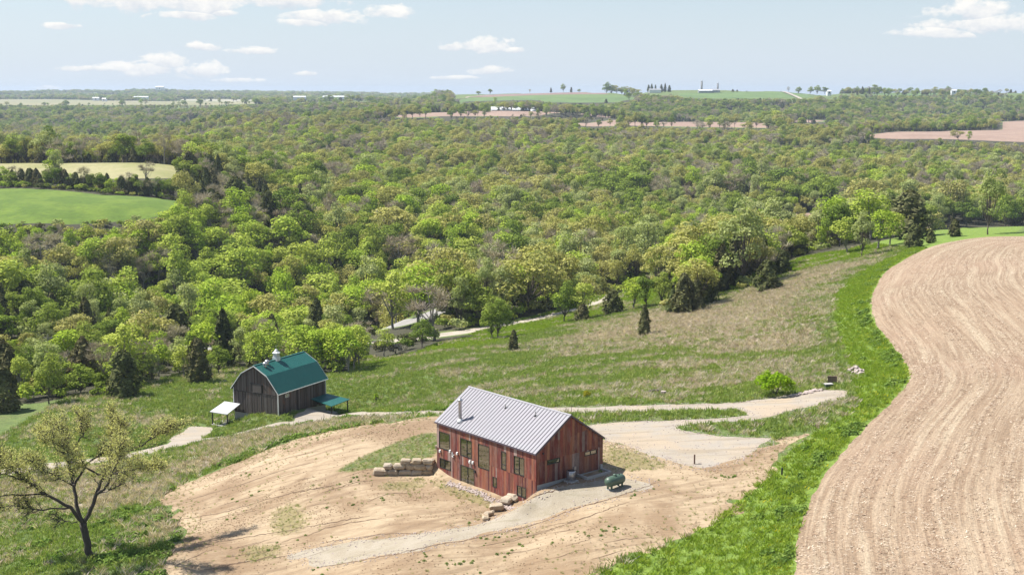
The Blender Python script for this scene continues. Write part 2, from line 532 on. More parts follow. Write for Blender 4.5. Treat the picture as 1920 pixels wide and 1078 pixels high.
def onground(px, py):
    """where the line of sight of a photograph pixel first meets the land"""
    px, py = np.atleast_1d(np.asarray(px, float)), np.atleast_1d(np.asarray(py, float))
    a, b = ray(px, py)
    Hh = height(a[:, None] * _SD, np.broadcast_to(_SD, (len(a), len(_SD))), False)
    diff = b[:, None] * _SD - Hh
    neg = diff < 0
    i = np.where(neg.any(1), neg.argmax(1), len(_SD) - 1)
    i = np.maximum(i, 1)
    k = np.arange(len(a))
    d0, d1 = diff[k, i - 1], diff[k, i]
    t = np.clip(d0 / np.where(abs(d0 - d1) < 1e-9, 1, d0 - d1), 0, 1)
    D = _SD[i - 1] * (1 - t) + _SD[i] * t
    return np.stack([a * D, D], 1)


def gp(px, py):
    q = onground(px, py)[0]
    return float(q[0]), float(q[1]), float(height(q[:1], q[1:])[0])


def G(*pts):
    a = np.array(pts, float)
    return onground(a[:, 0], a[:, 1])


def sdf(poly, X, Y):
    """signed distance to a closed outline, negative inside"""
    P = np.asarray(poly)
    d = np.full(X.shape, 1e18)
    ins = np.zeros(X.shape, bool)
    n = len(P)
    for i in range(n):
        (x0, y0), (x1, y1) = P[i], P[(i + 1) % n]
        ex, ey = x1 - x0, y1 - y0
        wx, wy = X - x0, Y - y0
        t = np.clip((wx * ex + wy * ey) / max(ex * ex + ey * ey, 1e-9), 0, 1)
        d = np.minimum(d, (wx - ex * t) ** 2 + (wy - ey * t) ** 2)
        c = ((y0 > Y) != (y1 > Y)) & (X < (x1 - x0) * (Y - y0) / ((y1 - y0) if abs(y1 - y0) > 1e-12 else 1e-12) + x0)
        ins ^= c
    d = np.sqrt(d)
    return np.where(ins, -d, d)


def ldf(line, width, X, Y):
    """distance to a way of varying width, negative on it"""
    P = np.asarray(line)
    W = np.broadcast_to(np.asarray(width, float), (len(P),))
    best = np.full(X.shape, 1e9)
    for i in range(len(P) - 1):
        (x0, y0), (x1, y1) = P[i], P[i + 1]
        ex, ey = x1 - x0, y1 - y0
        wx, wy = X - x0, Y - y0
        t = np.clip((wx * ex + wy * ey) / max(ex * ex + ey * ey, 1e-9), 0, 1)
        best = np.minimum(best, np.sqrt((wx - ex * t) ** 2 + (wy - ey * t) ** 2) - (W[i] + (W[i + 1] - W[i]) * t) / 2)
    return best


def smooth_line(P, k=3):
    P = np.asarray(P, float)
    for _ in range(k):
        Q = [P[0]]
        for i in range(len(P) - 1):
            Q += [P[i] * .75 + P[i + 1] * .25, P[i] * .25 + P[i + 1] * .75]
        Q.append(P[-1])
        P = np.array(Q)
    return P


def smooth_poly(P, k=2):
    P = np.asarray(P, float)
    for _ in range(k):
        N = np.roll(P, -1, 0)
        P = np.stack([P * .75 + N * .25, P * .25 + N * .75], 1).reshape(-1, 2)
    return P
# ------------------------------------------------------------------ ground sheets
def axis(lo, hi, step, out_lo, out_hi, grow):
    a = list(np.arange(lo, hi + 1e-6, step))
    s, v = step, a[-1]
    while v < out_hi:
        s *= grow
        v += s
        a.append(v)
    s, v, b = step, lo, []
    while v > out_lo:
        s *= grow
        v -= s
        b.append(v)
    return np.array(b[::-1] + a)


# --- outlines, traced on the ground -------------------------------------------------
crop = smooth_poly(G((1486, 1150), (1490, 1078), (1496, 1010), (1520, 935), (1560, 872), (1610, 812), (1652, 772), (1690, 737), (1710, 705), (1700, 680), (1672, 645), (1645, 612),
                     (1630, 580), (1638, 545), (1655, 512), (1690, 490), (1722, 472), (1780, 454), (1845, 443.5), (1920, 443), (2150, 446), (2300, 600), (2300, 900), (2100, 1150)))
crop_edge = smooth_line(G((1440, 1400), (1486, 1150), (1490, 1078), (1496, 1010), (1520, 935), (1560, 872), (1610, 812), (1652, 772), (1690, 737), (1708, 705), (1700, 680), (1672, 645), (1645, 612), (1632, 580), (1640, 545),
                     (1658, 512), (1690, 490), (1722, 473), (1780, 455), (1845, 445), (1920, 444.5)), 2)
lush = smooth_poly(G((1080, 1130), (1110, 1078), (1200, 1040), (1300, 1003), (1372, 945), (1440, 888), (1478, 848), (1530, 808), (1590, 775), (1606, 742), (1592, 690), (1572, 640), (1556, 560), (1592, 522),
                     (1660, 488), (1700, 468), (1760, 448), (1850, 436), (2000, 437), (2000, 480), (1780, 480), (1720, 620), (1800, 740), (1600, 950), (1540, 1130)))
dirt = smooth_poly(G((290, 1130), (320, 1050), (345, 1000), (318, 960), (300, 932), (350, 905), (410, 880), (470, 858), (510, 838), (560, 822), (620, 808), (700, 797), (790, 783), (830, 778),
                     (960, 786), (1100, 792), (1130, 815), (1150, 826), (1250, 846), (1322, 860), (1420, 838), (1500, 812), (1535, 808), (1482, 846), (1440, 888), (1372, 944), (1300, 1000),
                     (1190, 1035), (1100, 1070), (1060, 1130)))
bank = smooth_poly(G((622, 888), (655, 868), (700, 846), (760, 822), (815, 806), (830, 830), (822, 862), (760, 868), (706, 880)))
strawp = [smooth_poly(G((1120, 838), (1165, 834), (1240, 862), (1260, 878), (1180, 886), (1130, 880))), smooth_poly(G((800, 898), (830, 893), (940, 940), (925, 958), (880, 945), (820, 918))),
          smooth_poly(G((500, 960), (560, 935), (590, 975), (560, 1000), (510, 1010))), smooth_poly(G((440, 1030), (520, 1010), (540, 1040), (460, 1060))), smooth_poly(G((700, 905), (800, 893), (800, 915), (720, 925)))]
meadow = smooth_poly(G((955, 662), (1010, 640), (1090, 612), (1150, 592), (1230, 580), (1300, 578), (1400, 540), (1500, 512), (1600, 490), (1672, 476), (1660, 494), (1592, 525), (1560, 560), (1574, 640), (1594, 712),
                       (1520, 726), (1420, 745), (1300, 752), (1200, 752), (1060, 750), (1085, 712), (1120, 690), (1090, 668), (1010, 676)))
weedy = smooth_poly(G((-60, 905), (0, 893), (130, 876), (250, 862), (330, 842), (480, 812), (620, 786), (760, 776), (800, 776), (800, 784), (640, 800), (520, 830), (430, 862), (340, 900), (290, 935), (140, 960), (-60, 985)))
lawns = [smooth_poly(G((676, 664), (760, 652), (860, 628), (960, 604), (1060, 580), (1160, 548), (1235, 540), (1230, 566), (1140, 588), (1050, 610), (960, 638), (860, 656), (760, 668), (690, 690))),
         smooth_poly(G((1470, 520), (1480, 486), (1560, 466), (1680, 444), (1760, 418), (1850, 416), (1930, 420), (1930, 442), (1840, 440), (1760, 446), (1690, 466), (1600, 486), (1530, 502)))]
pad = smooth_poly(G((1090, 796), (1180, 790), (1290, 787), (1372, 784), (1420, 776), (1480, 770), (1440, 787), (1350, 792), (1272, 797), (1262, 803), (1320, 815), (1400, 818), (1450, 824), (1412, 846), (1378, 862), (1322, 881),
                    (1280, 870), (1210, 848), (1165, 832), (1132, 828), (1120, 812)), 1)
turn = smooth_poly(G((1372, 764), (1400, 752), (1480, 741), (1530, 731), (1590, 732), (1580, 744), (1540, 757), (1500, 768), (1440, 780), (1400, 784), (1408, 776)), 1)
apron = smooth_poly(G((548, 786), (560, 776), (590, 768), (640, 770), (690, 773), (690, 779), (640, 782), (590, 792), (540, 800)), 1)
drive_l = smooth_line(G((1480, 752), (1390, 760), (1250, 764), (1100, 767), (980, 770), (880, 772), (800, 774), (740, 776), (690, 777), (640, 778), (560, 790), (480, 806), (400, 822), (330, 833), (250, 852), (120, 870), (0, 886), (-150, 908)))
path = smooth_poly(G((548, 1040), (575, 1030), (640, 1020), (720, 1009), (800, 1002), (870, 991), (925, 972), (990, 940), (1040, 922), (1095, 905), (1160, 893), (1205, 902), (1216, 911), (1130, 937), (1050, 963), (960, 990),
                     (880, 1009), (780, 1030), (700, 1044), (645, 1052), (600, 1061), (590, 1048)), 1)
lane_l = smooth_line(G((400, 662), (520, 650), (640, 644), (730, 640), (800, 631), (860, 624), (920, 614), (1000, 600), (1060, 586), (1110, 572), (1150, 558), (1200, 542)))
road_l = smooth_line(G((-200, 703), (-60, 694), (30, 688), (180, 676), (330, 661), (430, 651), (560, 643), (660, 630), (740, 612), (790, 596), (830, 580)))
pasture = smooth_poly(G((-300, 354), (0, 353.5), (120, 358), (220, 368), (345, 379), (338, 394), (320, 403), (250, 414), (100, 425), (-300, 434)), 1)
hay = smooth_poly(G((-300, 306), (20, 306), (330, 311), (348, 330), (330, 340), (180, 338), (20, 338), (-300, 338)), 1)
FIELDS = [('far_field', 'pink', G((1600, 259), (1640, 252), (1700, 247), (1800, 245), (1880, 244.5), (1880, 232), (1880, 228), (2300, 228), (2300, 270), (1920, 267), (1780, 261), (1680, 261))),
          ('far_field', 'pink', G((725, 220), (800, 212), (900, 208.5), (1000, 209.5), (1100, 211), (1150, 214), (1150, 221), (1000, 219), (900, 218), (800, 219))),
          ('far_field', 'pink', G((1070, 232), (1130, 228), (1280, 228.5), (1440, 232), (1450, 240), (1300, 238), (1180, 236), (1090, 238))),
          ('far_field', 'pink', G((1470, 226), (1530, 224), (1560, 229), (1480, 231))),
          ('far_field', 'plum', G((868, 181.5), (920, 178), (1000, 175.5), (1080, 173.6), (1130, 174), (1145, 177.5), (1000, 179), (900, 183))),
          ('far_field', 'green', G((862, 186), (900, 183.5), (1000, 179.3), (1145, 178), (1200, 184), (1150, 193), (1060, 193), (1000, 188), (900, 190), (862, 192))),
          ('far_field', 'green', G((1250, 176), (1330, 174), (1450, 173), (1500, 175), (1540, 180), (1500, 184), (1400, 184), (1300, 184))),
          ('far_field', 'green', G((1570, 175.6), (1750, 175), (2000, 174.8), (2000, 176.8), (1750, 177), (1580, 177.4))),
          ('far_field', 'tan', G((-200, 187), (100, 186.5), (200, 189), (350, 190), (480, 191), (515, 194), (400, 196), (0, 197), (-200, 196))),
          ('far_field', 'pale', G((320, 186), (470, 186.5), (480, 189.5), (360, 189.5))),
          ('river_flat', 'pink', G((1425, 404), (1470, 401), (1560, 399), (1572, 404), (1548, 412), (1470, 416), (1430, 418)))]
apron2 = smooth_poly(G((310, 840), (322, 818), (348, 800), (392, 798), (404, 806), (380, 820), (352, 838)), 1)
fargravel_l = G((1466, 172.5), (1480, 177), (1492, 182), (1505, 188), (1520, 193))
farlane_l = G((850, 186), (880, 183), (905, 181))

OPEN[:] = [np.asarray(q) for _, _, q in FIELDS]
gx = axis(-62, 92, 0.5, -8200, 8200, 1.055)
gy = axis(84, 215, 0.5, 22, 11500, 1.03)
GX, GY = np.meshgrid(gx, gy)
inside = (np.abs(np.arctan2(GX, GY)) < 0.62)
GZ = height(GX, GY)
nx, ny = len(gx), len(gy)
VX, VY, VZ = GX.ravel(), GY.ravel(), GZ.ravel()
ii = (np.arange(ny - 1)[:, None] * nx + np.arange(nx - 1)[None]).ravel()
keep = inside[:-1, :-1].ravel() | inside[1:, 1:].ravel()
# cut the ground out from under the house and the barn so that nothing pokes through their floors
hx, hy = VX - HO[0], VY - HO[1]
ha, hb = hx * HU[0] + hy * HU[1], hx * HV[0] + hy * HV[1]
qi = ii[keep]
TRI = np.concatenate([np.stack([qi, qi + 1, qi + 1 + nx], 1), np.stack([qi, qi + 1 + nx, qi + nx], 1)])
used = np.zeros(len(VX), bool)
used[TRI.ravel()] = True
remap = np.cumsum(used) - 1
TRI = remap[TRI]
VX, VY, VZ = VX[used], VY[used], VZ[used]
VD = np.hypot(VX, VY)
NB2 = fbm(VX / 7.0, VY / 5.0, 25, 2)
NB = fbm(VX / 2.3, VY / 2.3, 21, 3)           # ragged edges

# --- how green, dry or bare each spot of the base ground is --------------------------
near = VD < 700
def dist_near(fn, *a):
    out = np.full(len(VX), 50.0)
    out[near] = fn(*a, VX[near], VY[near])
    return out
def soft(d, wdt):
    return np.clip(0.5 - d / (2 * wdt), 0, 1)
S = {k: dist_near(sdf, v) for k, v in dict(crop=crop, lush=lush, dirt=dirt, bank=bank, meadow=meadow, weedy=weedy, pad=pad, turn=turn, apron=apron, apron2=apron2, path=path, pasture=pasture, hay=hay).items()}
S['straw'] = np.min([dist_near(sdf, p) for p in strawp], 0)
S['lawn'] = np.min([dist_near(sdf, p) for p in lawns], 0)
S['drive'] = dist_near(ldf, drive_l, 3.3)
S['lane'] = dist_near(ldf, lane_l, 6.2)
S['road'] = dist_near(ldf, road_l, 9.5)
aLUSH = np.clip(soft(S['lush'], 3.0) + soft(S['lawn'], 3.0) * 0.95 + soft(S['bank'], 1.5) * 0.5, 0, 1)
aDRY = np.clip(soft(S['meadow'] + NB2 * 6, 13.0) + 0.85 * soft(S['weedy'], 2.5) - soft(S['lush'], 2.0), 0, 1)
aSOIL = np.clip(soft(S['dirt'], 1.2), 0, 1)
aWOOD = np.zeros(len(VX))

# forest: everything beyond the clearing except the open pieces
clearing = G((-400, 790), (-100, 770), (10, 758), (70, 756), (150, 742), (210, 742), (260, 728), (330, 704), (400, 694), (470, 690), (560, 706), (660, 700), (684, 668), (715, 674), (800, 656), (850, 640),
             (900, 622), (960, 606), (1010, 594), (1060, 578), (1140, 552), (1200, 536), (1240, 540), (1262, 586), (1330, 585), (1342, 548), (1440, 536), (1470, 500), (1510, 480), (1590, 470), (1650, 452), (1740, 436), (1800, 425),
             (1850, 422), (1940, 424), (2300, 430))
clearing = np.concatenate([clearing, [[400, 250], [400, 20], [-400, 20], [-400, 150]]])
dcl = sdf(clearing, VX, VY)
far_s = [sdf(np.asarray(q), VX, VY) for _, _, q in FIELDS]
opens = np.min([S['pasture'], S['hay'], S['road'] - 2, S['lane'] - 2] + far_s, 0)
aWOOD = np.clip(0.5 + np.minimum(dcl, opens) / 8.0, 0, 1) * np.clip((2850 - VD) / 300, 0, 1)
aDRY = np.maximum(aDRY, 0.35 * ((VX < -12) & (VY < 150)))

# --- cutting one sheet into the pieces of ground ------------------------------------
P3 = np.stack([VX, VY, VZ], 1)
ATT = dict(lush=aLUSH, dry=aDRY, soil=aSOIL, wood=aWOOD, bank=soft(S['bank'], 1.0), straw=np.clip(soft(S['straw'], 1.4), 0, 1), edge=dist_near(ldf, crop_edge, 0.0))
SF = dict(crop_field=S['crop'] + NB * 0.35, gravel_driveway=np.minimum.reduce([S['pad'], S['turn'], S['apron'], S['apron2'], S['drive']]) + NB * 0.7 + NB2 * 0.6, gravel_path=S['path'] + NB * 0.75 + NB2 * 0.7, bare_yard=S['dirt'] + NB * 1.6 + NB2 * 1.4,
          farm_lane=S['lane'] + NB * 0.25, valley_road=S['road'] + NB * 0.1, pasture=S['pasture'] + NB, hay_field=S['hay'] + NB)
for i, (nm, c, q) in enumerate(FIELDS):
    SF['F%d' % i] = far_s[i]
names_a, names_s = list(ATT), list(SF)
DATA = np.concatenate([P3] + [ATT[k][:, None] for k in names_a] + [SF[k][:, None] for k in names_s], 1)
col_s = {k: 3 + len(names_a) + i for i, k in enumerate(names_s)}


def cut(tri, s_col):
    """triangles on the negative side and on the positive side of a field"""
    global DATA
    s = DATA[:, s_col]
    neg = s[tri] < 0
    cnt = neg.sum(1)
    inn, out = [tri[cnt == 3]], [tri[cnt == 0]]
    mixed = tri[(cnt == 1) | (cnt == 2)]
    if len(mixed):
        mneg = s[mixed] < 0
        one = mneg.sum(1) == 1
        lone = np.where(one, mneg.argmax(1), (~mneg).argmax(1))
        k = np.arange(len(mixed))
        a, b, c = mixed[k, lone], mixed[k, (lone + 1) % 3], mixed[k, (lone + 2) % 3]
        e = np.sort(np.concatenate([np.stack([a, b], 1), np.stack([a, c], 1)]), 1)
        ue, inv = np.unique(e, axis=0, return_inverse=True)
        inv = inv.ravel()
        s0, s1 = s[ue[:, 0]], s[ue[:, 1]]
        t = np.clip(s0 / (s0 - s1), 0.001, 0.999)[:, None]
        nv = DATA[ue[:, 0]] * (1 - t) + DATA[ue[:, 1]] * t
        base = len(DATA)
        DATA = np.concatenate([DATA, nv])
        ab, ac = base + inv[:len(mixed)], base + inv[len(mixed):]
        t1 = np.stack([a, ab, ac], 1)
        t2 = np.stack([ab, b, c], 1)
        t3 = np.stack([ab, c, ac], 1)
        inn += [t1[one], t2[~one], t3[~one]]
        out += [t1[~one], t2[one], t3[one]]
    return np.concatenate(inn), np.concatenate(out)


def sheet(name, tri, mat, attrs):
    u, inv = np.unique(tri.ravel(), return_inverse=True)
    d = DATA[u]
    me = mesh_np(name, d[:, :3], inv.reshape(-1, 3), mat, {k: d[:, 3 + names_a.index(k)] for k in attrs})
    return link(name, me, kind='structure')


# --- ground materials ---------------------------------------------------------------
def wpos(nt, s=(1, 1, 1), rot=0.0):
    mp = nt.n('ShaderNodeMapping', {'Vector': nt.pos(), 'Rotation': (0, 0, rot), 'Scale': s})
    return mp.outputs[0]


GREEN_A, GREEN_B = (0.085, 0.135, 0.030), (0.145, 0.195, 0.046)
LUSH_A, LUSH_B = (0.125, 0.205, 0.024), (0.190, 0.270, 0.036)
DRY_A, DRY_B = (0.28, 0.23, 0.165), (0.40, 0.345, 0.27)

def grass_nodes(nt):
    p = nt.pos()
    n1, n2, n3 = nt.noise(p, 0.11, 4), nt.noise(p, 0.9, 5, 0.65), nt.noise(wpos(nt, (1, 0.6, 1)), 4.5, 4, 0.7)
    g = nt.mix(nt.step(n2, 0.35, 0.65), GREEN_A, GREEN_B)
    g = nt.mix(nt.math('MULTIPLY', nt.step(n1, 0.45, 0.7), 0.55), g, (0.15, 0.15, 0.055))
    l = nt.mix(nt.step(n2, 0.3, 0.7), LUSH_A, LUSH_B)
    g = nt.mix(nt.step(nt.math('ADD', nt.attr('lush'), nt.math('MULTIPLY', nt.math('SUBTRACT', n2, 0.5), 0.9)), 0.35, 0.65), g, l)
    d = nt.mix(nt.step(n3, 0.35, 0.7), DRY_A, DRY_B)
    d = nt.mix(nt.step(nt.noise(p, 0.35, 4, 0.6), 0.45, 0.62), d, (0.20, 0.155, 0.115))
    dm = nt.math('ADD', nt.attr('dry'), nt.math('ADD', nt.math('MULTIPLY', nt.math('SUBTRACT', n2, 0.5), 1.6), nt.math('MULTIPLY', nt.math('SUBTRACT', n1, 0.5), 1.7)))
    g = nt.mix(nt.step(dm, 0.45, 0.85), g, d)
    v = nt.rng(nt.noise(p, 7.0, 3, 0.7), 0.25, 0.75, 0.62, 1.3)
    g = nt.mix(1.0, g, nt.n('ShaderNodeCombineXYZ', {0: v, 1: v, 2: v}).outputs[0], 'MULTIPLY')
    return g, n2, n3


m_ground, nt = new_mat('meadow_ground')
g, n2, n3 = grass_nodes(nt)
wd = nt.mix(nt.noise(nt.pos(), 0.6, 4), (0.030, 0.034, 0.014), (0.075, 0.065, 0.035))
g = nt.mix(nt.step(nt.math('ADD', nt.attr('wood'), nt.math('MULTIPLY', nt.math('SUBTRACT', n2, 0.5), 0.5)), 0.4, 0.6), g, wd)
finish(nt, g, 0.95, nt.math('ADD', n3, n2), 0.35, 0.7)

m_dirt, nt = new_mat('bare_soil')
p = nt.pos()
n1, n2 = nt.noise(p, 0.13, 5, 0.6, 0.4), nt.noise(p, 1.3, 5, 0.65)
st = nt.noise(wpos(nt, (0.16, 1.5, 0.5), R(-18)), 1.0, 5, 0.65, 0.6)
c = nt.mix(nt.step(n1, 0.36, 0.62), (0.245, 0.165, 0.095), (0.405, 0.310, 0.200))
c = nt.mix(nt.math('MULTIPLY', nt.step(st, 0.46, 0.68), 0.50), c, (0.185, 0.118, 0.066))
c = nt.mix(nt.math('MULTIPLY', nt.step(n2, 0.48, 0.72), 0.30), c, (0.245, 0.169, 0.108))
c = nt.mix(nt.math('MULTIPLY', nt.step(nt.noise(p, 9.0, 4, 0.7), 0.56, 0.70), 0.35), c, (0.158, 0.108, 0.072))
ruts = nt.n('ShaderNodeTexWave', {'Vector': wpos(nt, (1, 1, 1), R(-24)), 'Scale': 0.16, 'Distortion': 5.0, 'Detail': 3.0, 'Detail Scale': 0.6}, bands_direction='Y').outputs['Fac']
c = nt.mix(nt.math('MULTIPLY', nt.math('MULTIPLY', nt.step(ruts, 0.62, 0.9), nt.step(nt.noise(p, 0.09, 2), 0.45, 0.6)), 0.5), c, (0.20, 0.135, 0.08))
sg = nt.mix(n2, (0.144, 0.133, 0.043), (0.259, 0.209, 0.094))
c = nt.mix(nt.math('MULTIPLY', nt.step(nt.math('ADD', nt.attr('straw'), nt.math('MULTIPLY', nt.math('SUBTRACT', n2, 0.5), 1.5)), 0.45, 0.9), 0.8), c, sg)
bk = nt.mix(nt.step(n2, 0.35, 0.7), (0.072, 0.104, 0.022), (0.187, 0.173, 0.061))
c = nt.mix(nt.step(nt.math('ADD', nt.attr('bank'), nt.math('MULTIPLY', nt.math('SUBTRACT', n2, 0.5), 0.9)), 0.35, 0.7), c, bk)
finish(nt, c, 0.95, nt.math('ADD', n2, nt.math('MULTIPLY', st, 1.5)), 0.25, 0.6)

m_gravel, nt = new_mat('pale_gravel')
p = nt.pos()
n2 = nt.noise(p, 0.5, 4, 0.6, 0.5)
c = nt.mix(nt.step(n2, 0.35, 0.65), (0.360, 0.305, 0.236), (0.329, 0.291, 0.246))
c = nt.mix(nt.math('MULTIPLY', nt.step(nt.noise(p, 0.12, 3, 0.6, 0.6), 0.52, 0.68), 0.55), c, (0.404, 0.309, 0.208))
tr = nt.noise(wpos(nt, (0.10, 1.1, 0.3), R(-4)), 1.0, 4, 0.6, 0.8)
c = nt.mix(nt.math('MULTIPLY', nt.step(tr, 0.48, 0.66), 0.55), c, (0.245, 0.199, 0.140))
v = nt.rng(nt.noise(p, 11, 3, 0.8), 0.25, 0.75, 0.78, 1.18)
c = nt.mix(1.0, c, nt.n('ShaderNodeCombineXYZ', {0: v, 1: v, 2: v}).outputs[0], 'MULTIPLY')
finish(nt, c, 0.95, nt.noise(p, 9, 3, 0.7), 0.06, 0.6)

m_path, nt = new_mat('thin_grey_gravel')
p = nt.pos()
n2 = nt.noise(p, 0.45, 4, 0.6, 0.5)
c = nt.mix(nt.step(n2, 0.35, 0.65), (0.297, 0.251, 0.184), (0.338, 0.293, 0.227))
c = nt.mix(nt.math('MULTIPLY', nt.step(nt.noise(wpos(nt, (0.3, 1.2, 1), R(-22)), 1.0, 5, 0.65, 0.5), 0.52, 0.7), 0.45), c, (0.200, 0.176, 0.104))
v = nt.rng(nt.noise(p, 9, 3, 0.8), 0.25, 0.75, 0.78, 1.18)
c = nt.mix(1.0, c, nt.n('ShaderNodeCombineXYZ', {0: v, 1: v, 2: v}).outputs[0], 'MULTIPLY')
finish(nt, c, 0.95, nt.noise(p, 8, 3, 0.7), 0.06, 0.6)

m_crop, nt = new_mat('stubble_field')
p = nt.pos()
e = nt.attr('edge')
sp = nt.n('ShaderNodeSeparateXYZ', {0: p})
warp = nt.math('MULTIPLY', nt.noise(p, 0.02, 1), 5.0)
ec = nt.math('ADD', e, warp)
rowv = nt.n('ShaderNodeCombineXYZ', {0: ec, 1: nt.math('MULTIPLY', sp.outputs[1], 0.03), 2: 0.0}).outputs[0]
band = nt.noise(rowv, 0.62, 5, 0.66)
rows = nt.noise(rowv, 2.1, 3, 0.6)
big = nt.noise(p, 0.035, 3, 0.5)
c = nt.mix(nt.step(rows, 0.38, 0.62), (0.234, 0.163, 0.103), (0.320, 0.239, 0.161))
c = nt.mix(nt.math('MULTIPLY', nt.step(band, 0.50, 0.66), 0.75), c, (0.395, 0.319, 0.222))
c = nt.mix(nt.math('MULTIPLY', nt.step(big, 0.40, 0.62), 0.35), c, (0.324, 0.217, 0.147))
v = nt.rng(nt.noise(p, 4.2, 5, 0.8), 0.25, 0.75, 0.42, 1.5)
c = nt.mix(1.0, c, nt.n('ShaderNodeCombineXYZ', {0: v, 1: v, 2: v}).outputs[0], 'MULTIPLY')
finish(nt, c, 0.95, nt.math('ADD', nt.math('MULTIPLY', rows, 1.5), nt.noise(p, 3.0, 4, 0.7)), 0.16, 0.7)

def simple_field(name, a, b, sc=0.05, fine=2.0):
    m, nt = new_mat(name)
    p = nt.pos()
    c = nt.mix(nt.step(nt.noise(p, sc, 4), 0.35, 0.65), a, b)
    v = nt.rng(nt.noise(p, fine, 4, 0.7), 0.25, 0.75, 0.75, 1.22)
    c = nt.mix(1.0, c, nt.n('ShaderNodeCombineXYZ', {0: v, 1: v, 2: v}).outputs[0], 'MULTIPLY')
    finish(nt, c, 0.95, nt.noise(p, fine, 3), 0.25, 0.5)
    return m

FM = dict(pink=simple_field('pink_soil', (0.27, 0.18, 0.135), (0.32, 0.22, 0.165), 0.02, 0.3), plum=simple_field('plum_soil', (0.20, 0.125, 0.105), (0.25, 0.16, 0.13), 0.02, 0.3),
          green=simple_field('far_grass', (0.09, 0.15, 0.04), (0.12, 0.19, 0.05), 0.02, 0.2), tan=simple_field('far_stubble', (0.20, 0.20, 0.09), (0.27, 0.24, 0.13), 0.008, 0.1),
          pale=simple_field('river_silt', (0.36, 0.33, 0.25), (0.30, 0.29, 0.18), 0.02, 0.3))
m_past = simple_field('spring_pasture', (0.075, 0.135, 0.006), (0.115, 0.180, 0.012), 0.09, 0.5)
m_hay = simple_field('old_hay', (0.235, 0.235, 0.085), (0.31, 0.285, 0.14), 0.04, 0.7)
m_lane = simple_field('lane_gravel', (0.37, 0.325, 0.265), (0.41, 0.36, 0.295), 0.3, 4)
m_road = simple_field('road_asphalt', (0.25, 0.24, 0.23), (0.30, 0.285, 0.27), 0.3, 4)

rest = TRI
for nm, mat, at in (('crop_field', m_crop, ['edge']), ('gravel_driveway', m_gravel, []), ('gravel_path', m_path, []), ('bare_yard', m_dirt, ['straw', 'bank']), ('farm_lane', m_lane, []),
                    ('valley_road', m_road, []), ('pasture', m_past, []), ('hay_field', m_hay, [])):
    inn, rest = cut(rest, col_s[nm])
    sheet(nm, inn, mat, at)
for i, (nm, c, q) in enumerate(FIELDS):
    inn, rest = cut(rest, col_s['F%d' % i])
    if len(inn):
        sheet(nm, inn, FM[c], [])
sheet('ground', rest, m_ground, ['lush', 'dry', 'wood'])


def strip(name, line, width, mat, lift=0.03, jit=0.0, kind='structure'):
    """a narrow way draped over the land"""
    L = smooth_line(line, 2)
    seg = np.hypot(*(L[1:] - L[:-1]).T)
    t = np.concatenate([[0], np.cumsum(seg)])
    n = max(3, int(t[-1] / max(0.35, width * 0.8)))
    u = np.linspace(0, t[-1], n)
    X, Y = np.interp(u, t, L[:, 0]), np.interp(u, t, L[:, 1])
    if jit:
        X = X + rng.normal(0, jit, n)
        Y = Y + rng.normal(0, jit, n)
    dx, dy = np.gradient(X), np.gradient(Y)
    l = np.hypot(dx, dy) + 1e-9
    wv = np.full(n, width / 2)
    if jit:
        wv = width / 2 * rng.uniform(.45, 1.25, n) * np.minimum(1, np.minimum(np.arange(n), np.arange(n)[::-1]) / 4 + .2)
    A = np.stack([X - dy / l * wv, Y + dx / l * wv], 1)
    B = np.stack([X + dy / l * wv, Y - dx / l * wv], 1)
    V = np.concatenate([A, B])
    Z = height(V[:, 0], V[:, 1]) + lift
    k = np.arange(n - 1)
    F = np.stack([k + n, k + 1 + n, k + 1, k], 1)
    return link(name, mesh_np(name, np.column_stack([V, Z]), F, mat), kind=kind)


strip('gravel_road', fargravel_l, 9.0, m_lane, 1.5)
strip('gravel_road', farlane_l, 9.0, m_lane, 1.5)
m_rill = plain('rill_soil_and_shade', (0.095, 0.055, 0.032), 0.95, 0.3, 4)  # strips lie flat; the cracks' shade is painted in with the dark soil
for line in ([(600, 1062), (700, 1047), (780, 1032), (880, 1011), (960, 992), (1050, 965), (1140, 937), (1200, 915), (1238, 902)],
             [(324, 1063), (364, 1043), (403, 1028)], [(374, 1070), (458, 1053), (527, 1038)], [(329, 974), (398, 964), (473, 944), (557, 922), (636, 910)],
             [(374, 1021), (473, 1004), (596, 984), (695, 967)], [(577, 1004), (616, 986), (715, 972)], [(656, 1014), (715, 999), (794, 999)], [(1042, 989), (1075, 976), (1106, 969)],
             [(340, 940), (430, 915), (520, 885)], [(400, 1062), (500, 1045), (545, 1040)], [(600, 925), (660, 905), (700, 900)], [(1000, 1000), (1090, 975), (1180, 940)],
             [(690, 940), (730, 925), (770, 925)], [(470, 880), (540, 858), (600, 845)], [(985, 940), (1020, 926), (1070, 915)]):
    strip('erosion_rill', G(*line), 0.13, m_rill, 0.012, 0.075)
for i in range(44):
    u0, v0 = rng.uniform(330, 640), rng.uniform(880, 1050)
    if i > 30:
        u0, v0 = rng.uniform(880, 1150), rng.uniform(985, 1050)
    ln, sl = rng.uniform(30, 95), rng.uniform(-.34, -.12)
    strip('erosion_rill', G((u0, v0), (u0 + ln * .5, v0 + ln * .5 * sl + rng.uniform(-2, 2)), (u0 + ln, v0 + ln * sl)), 0.085, m_rill, 0.012, 0.05)
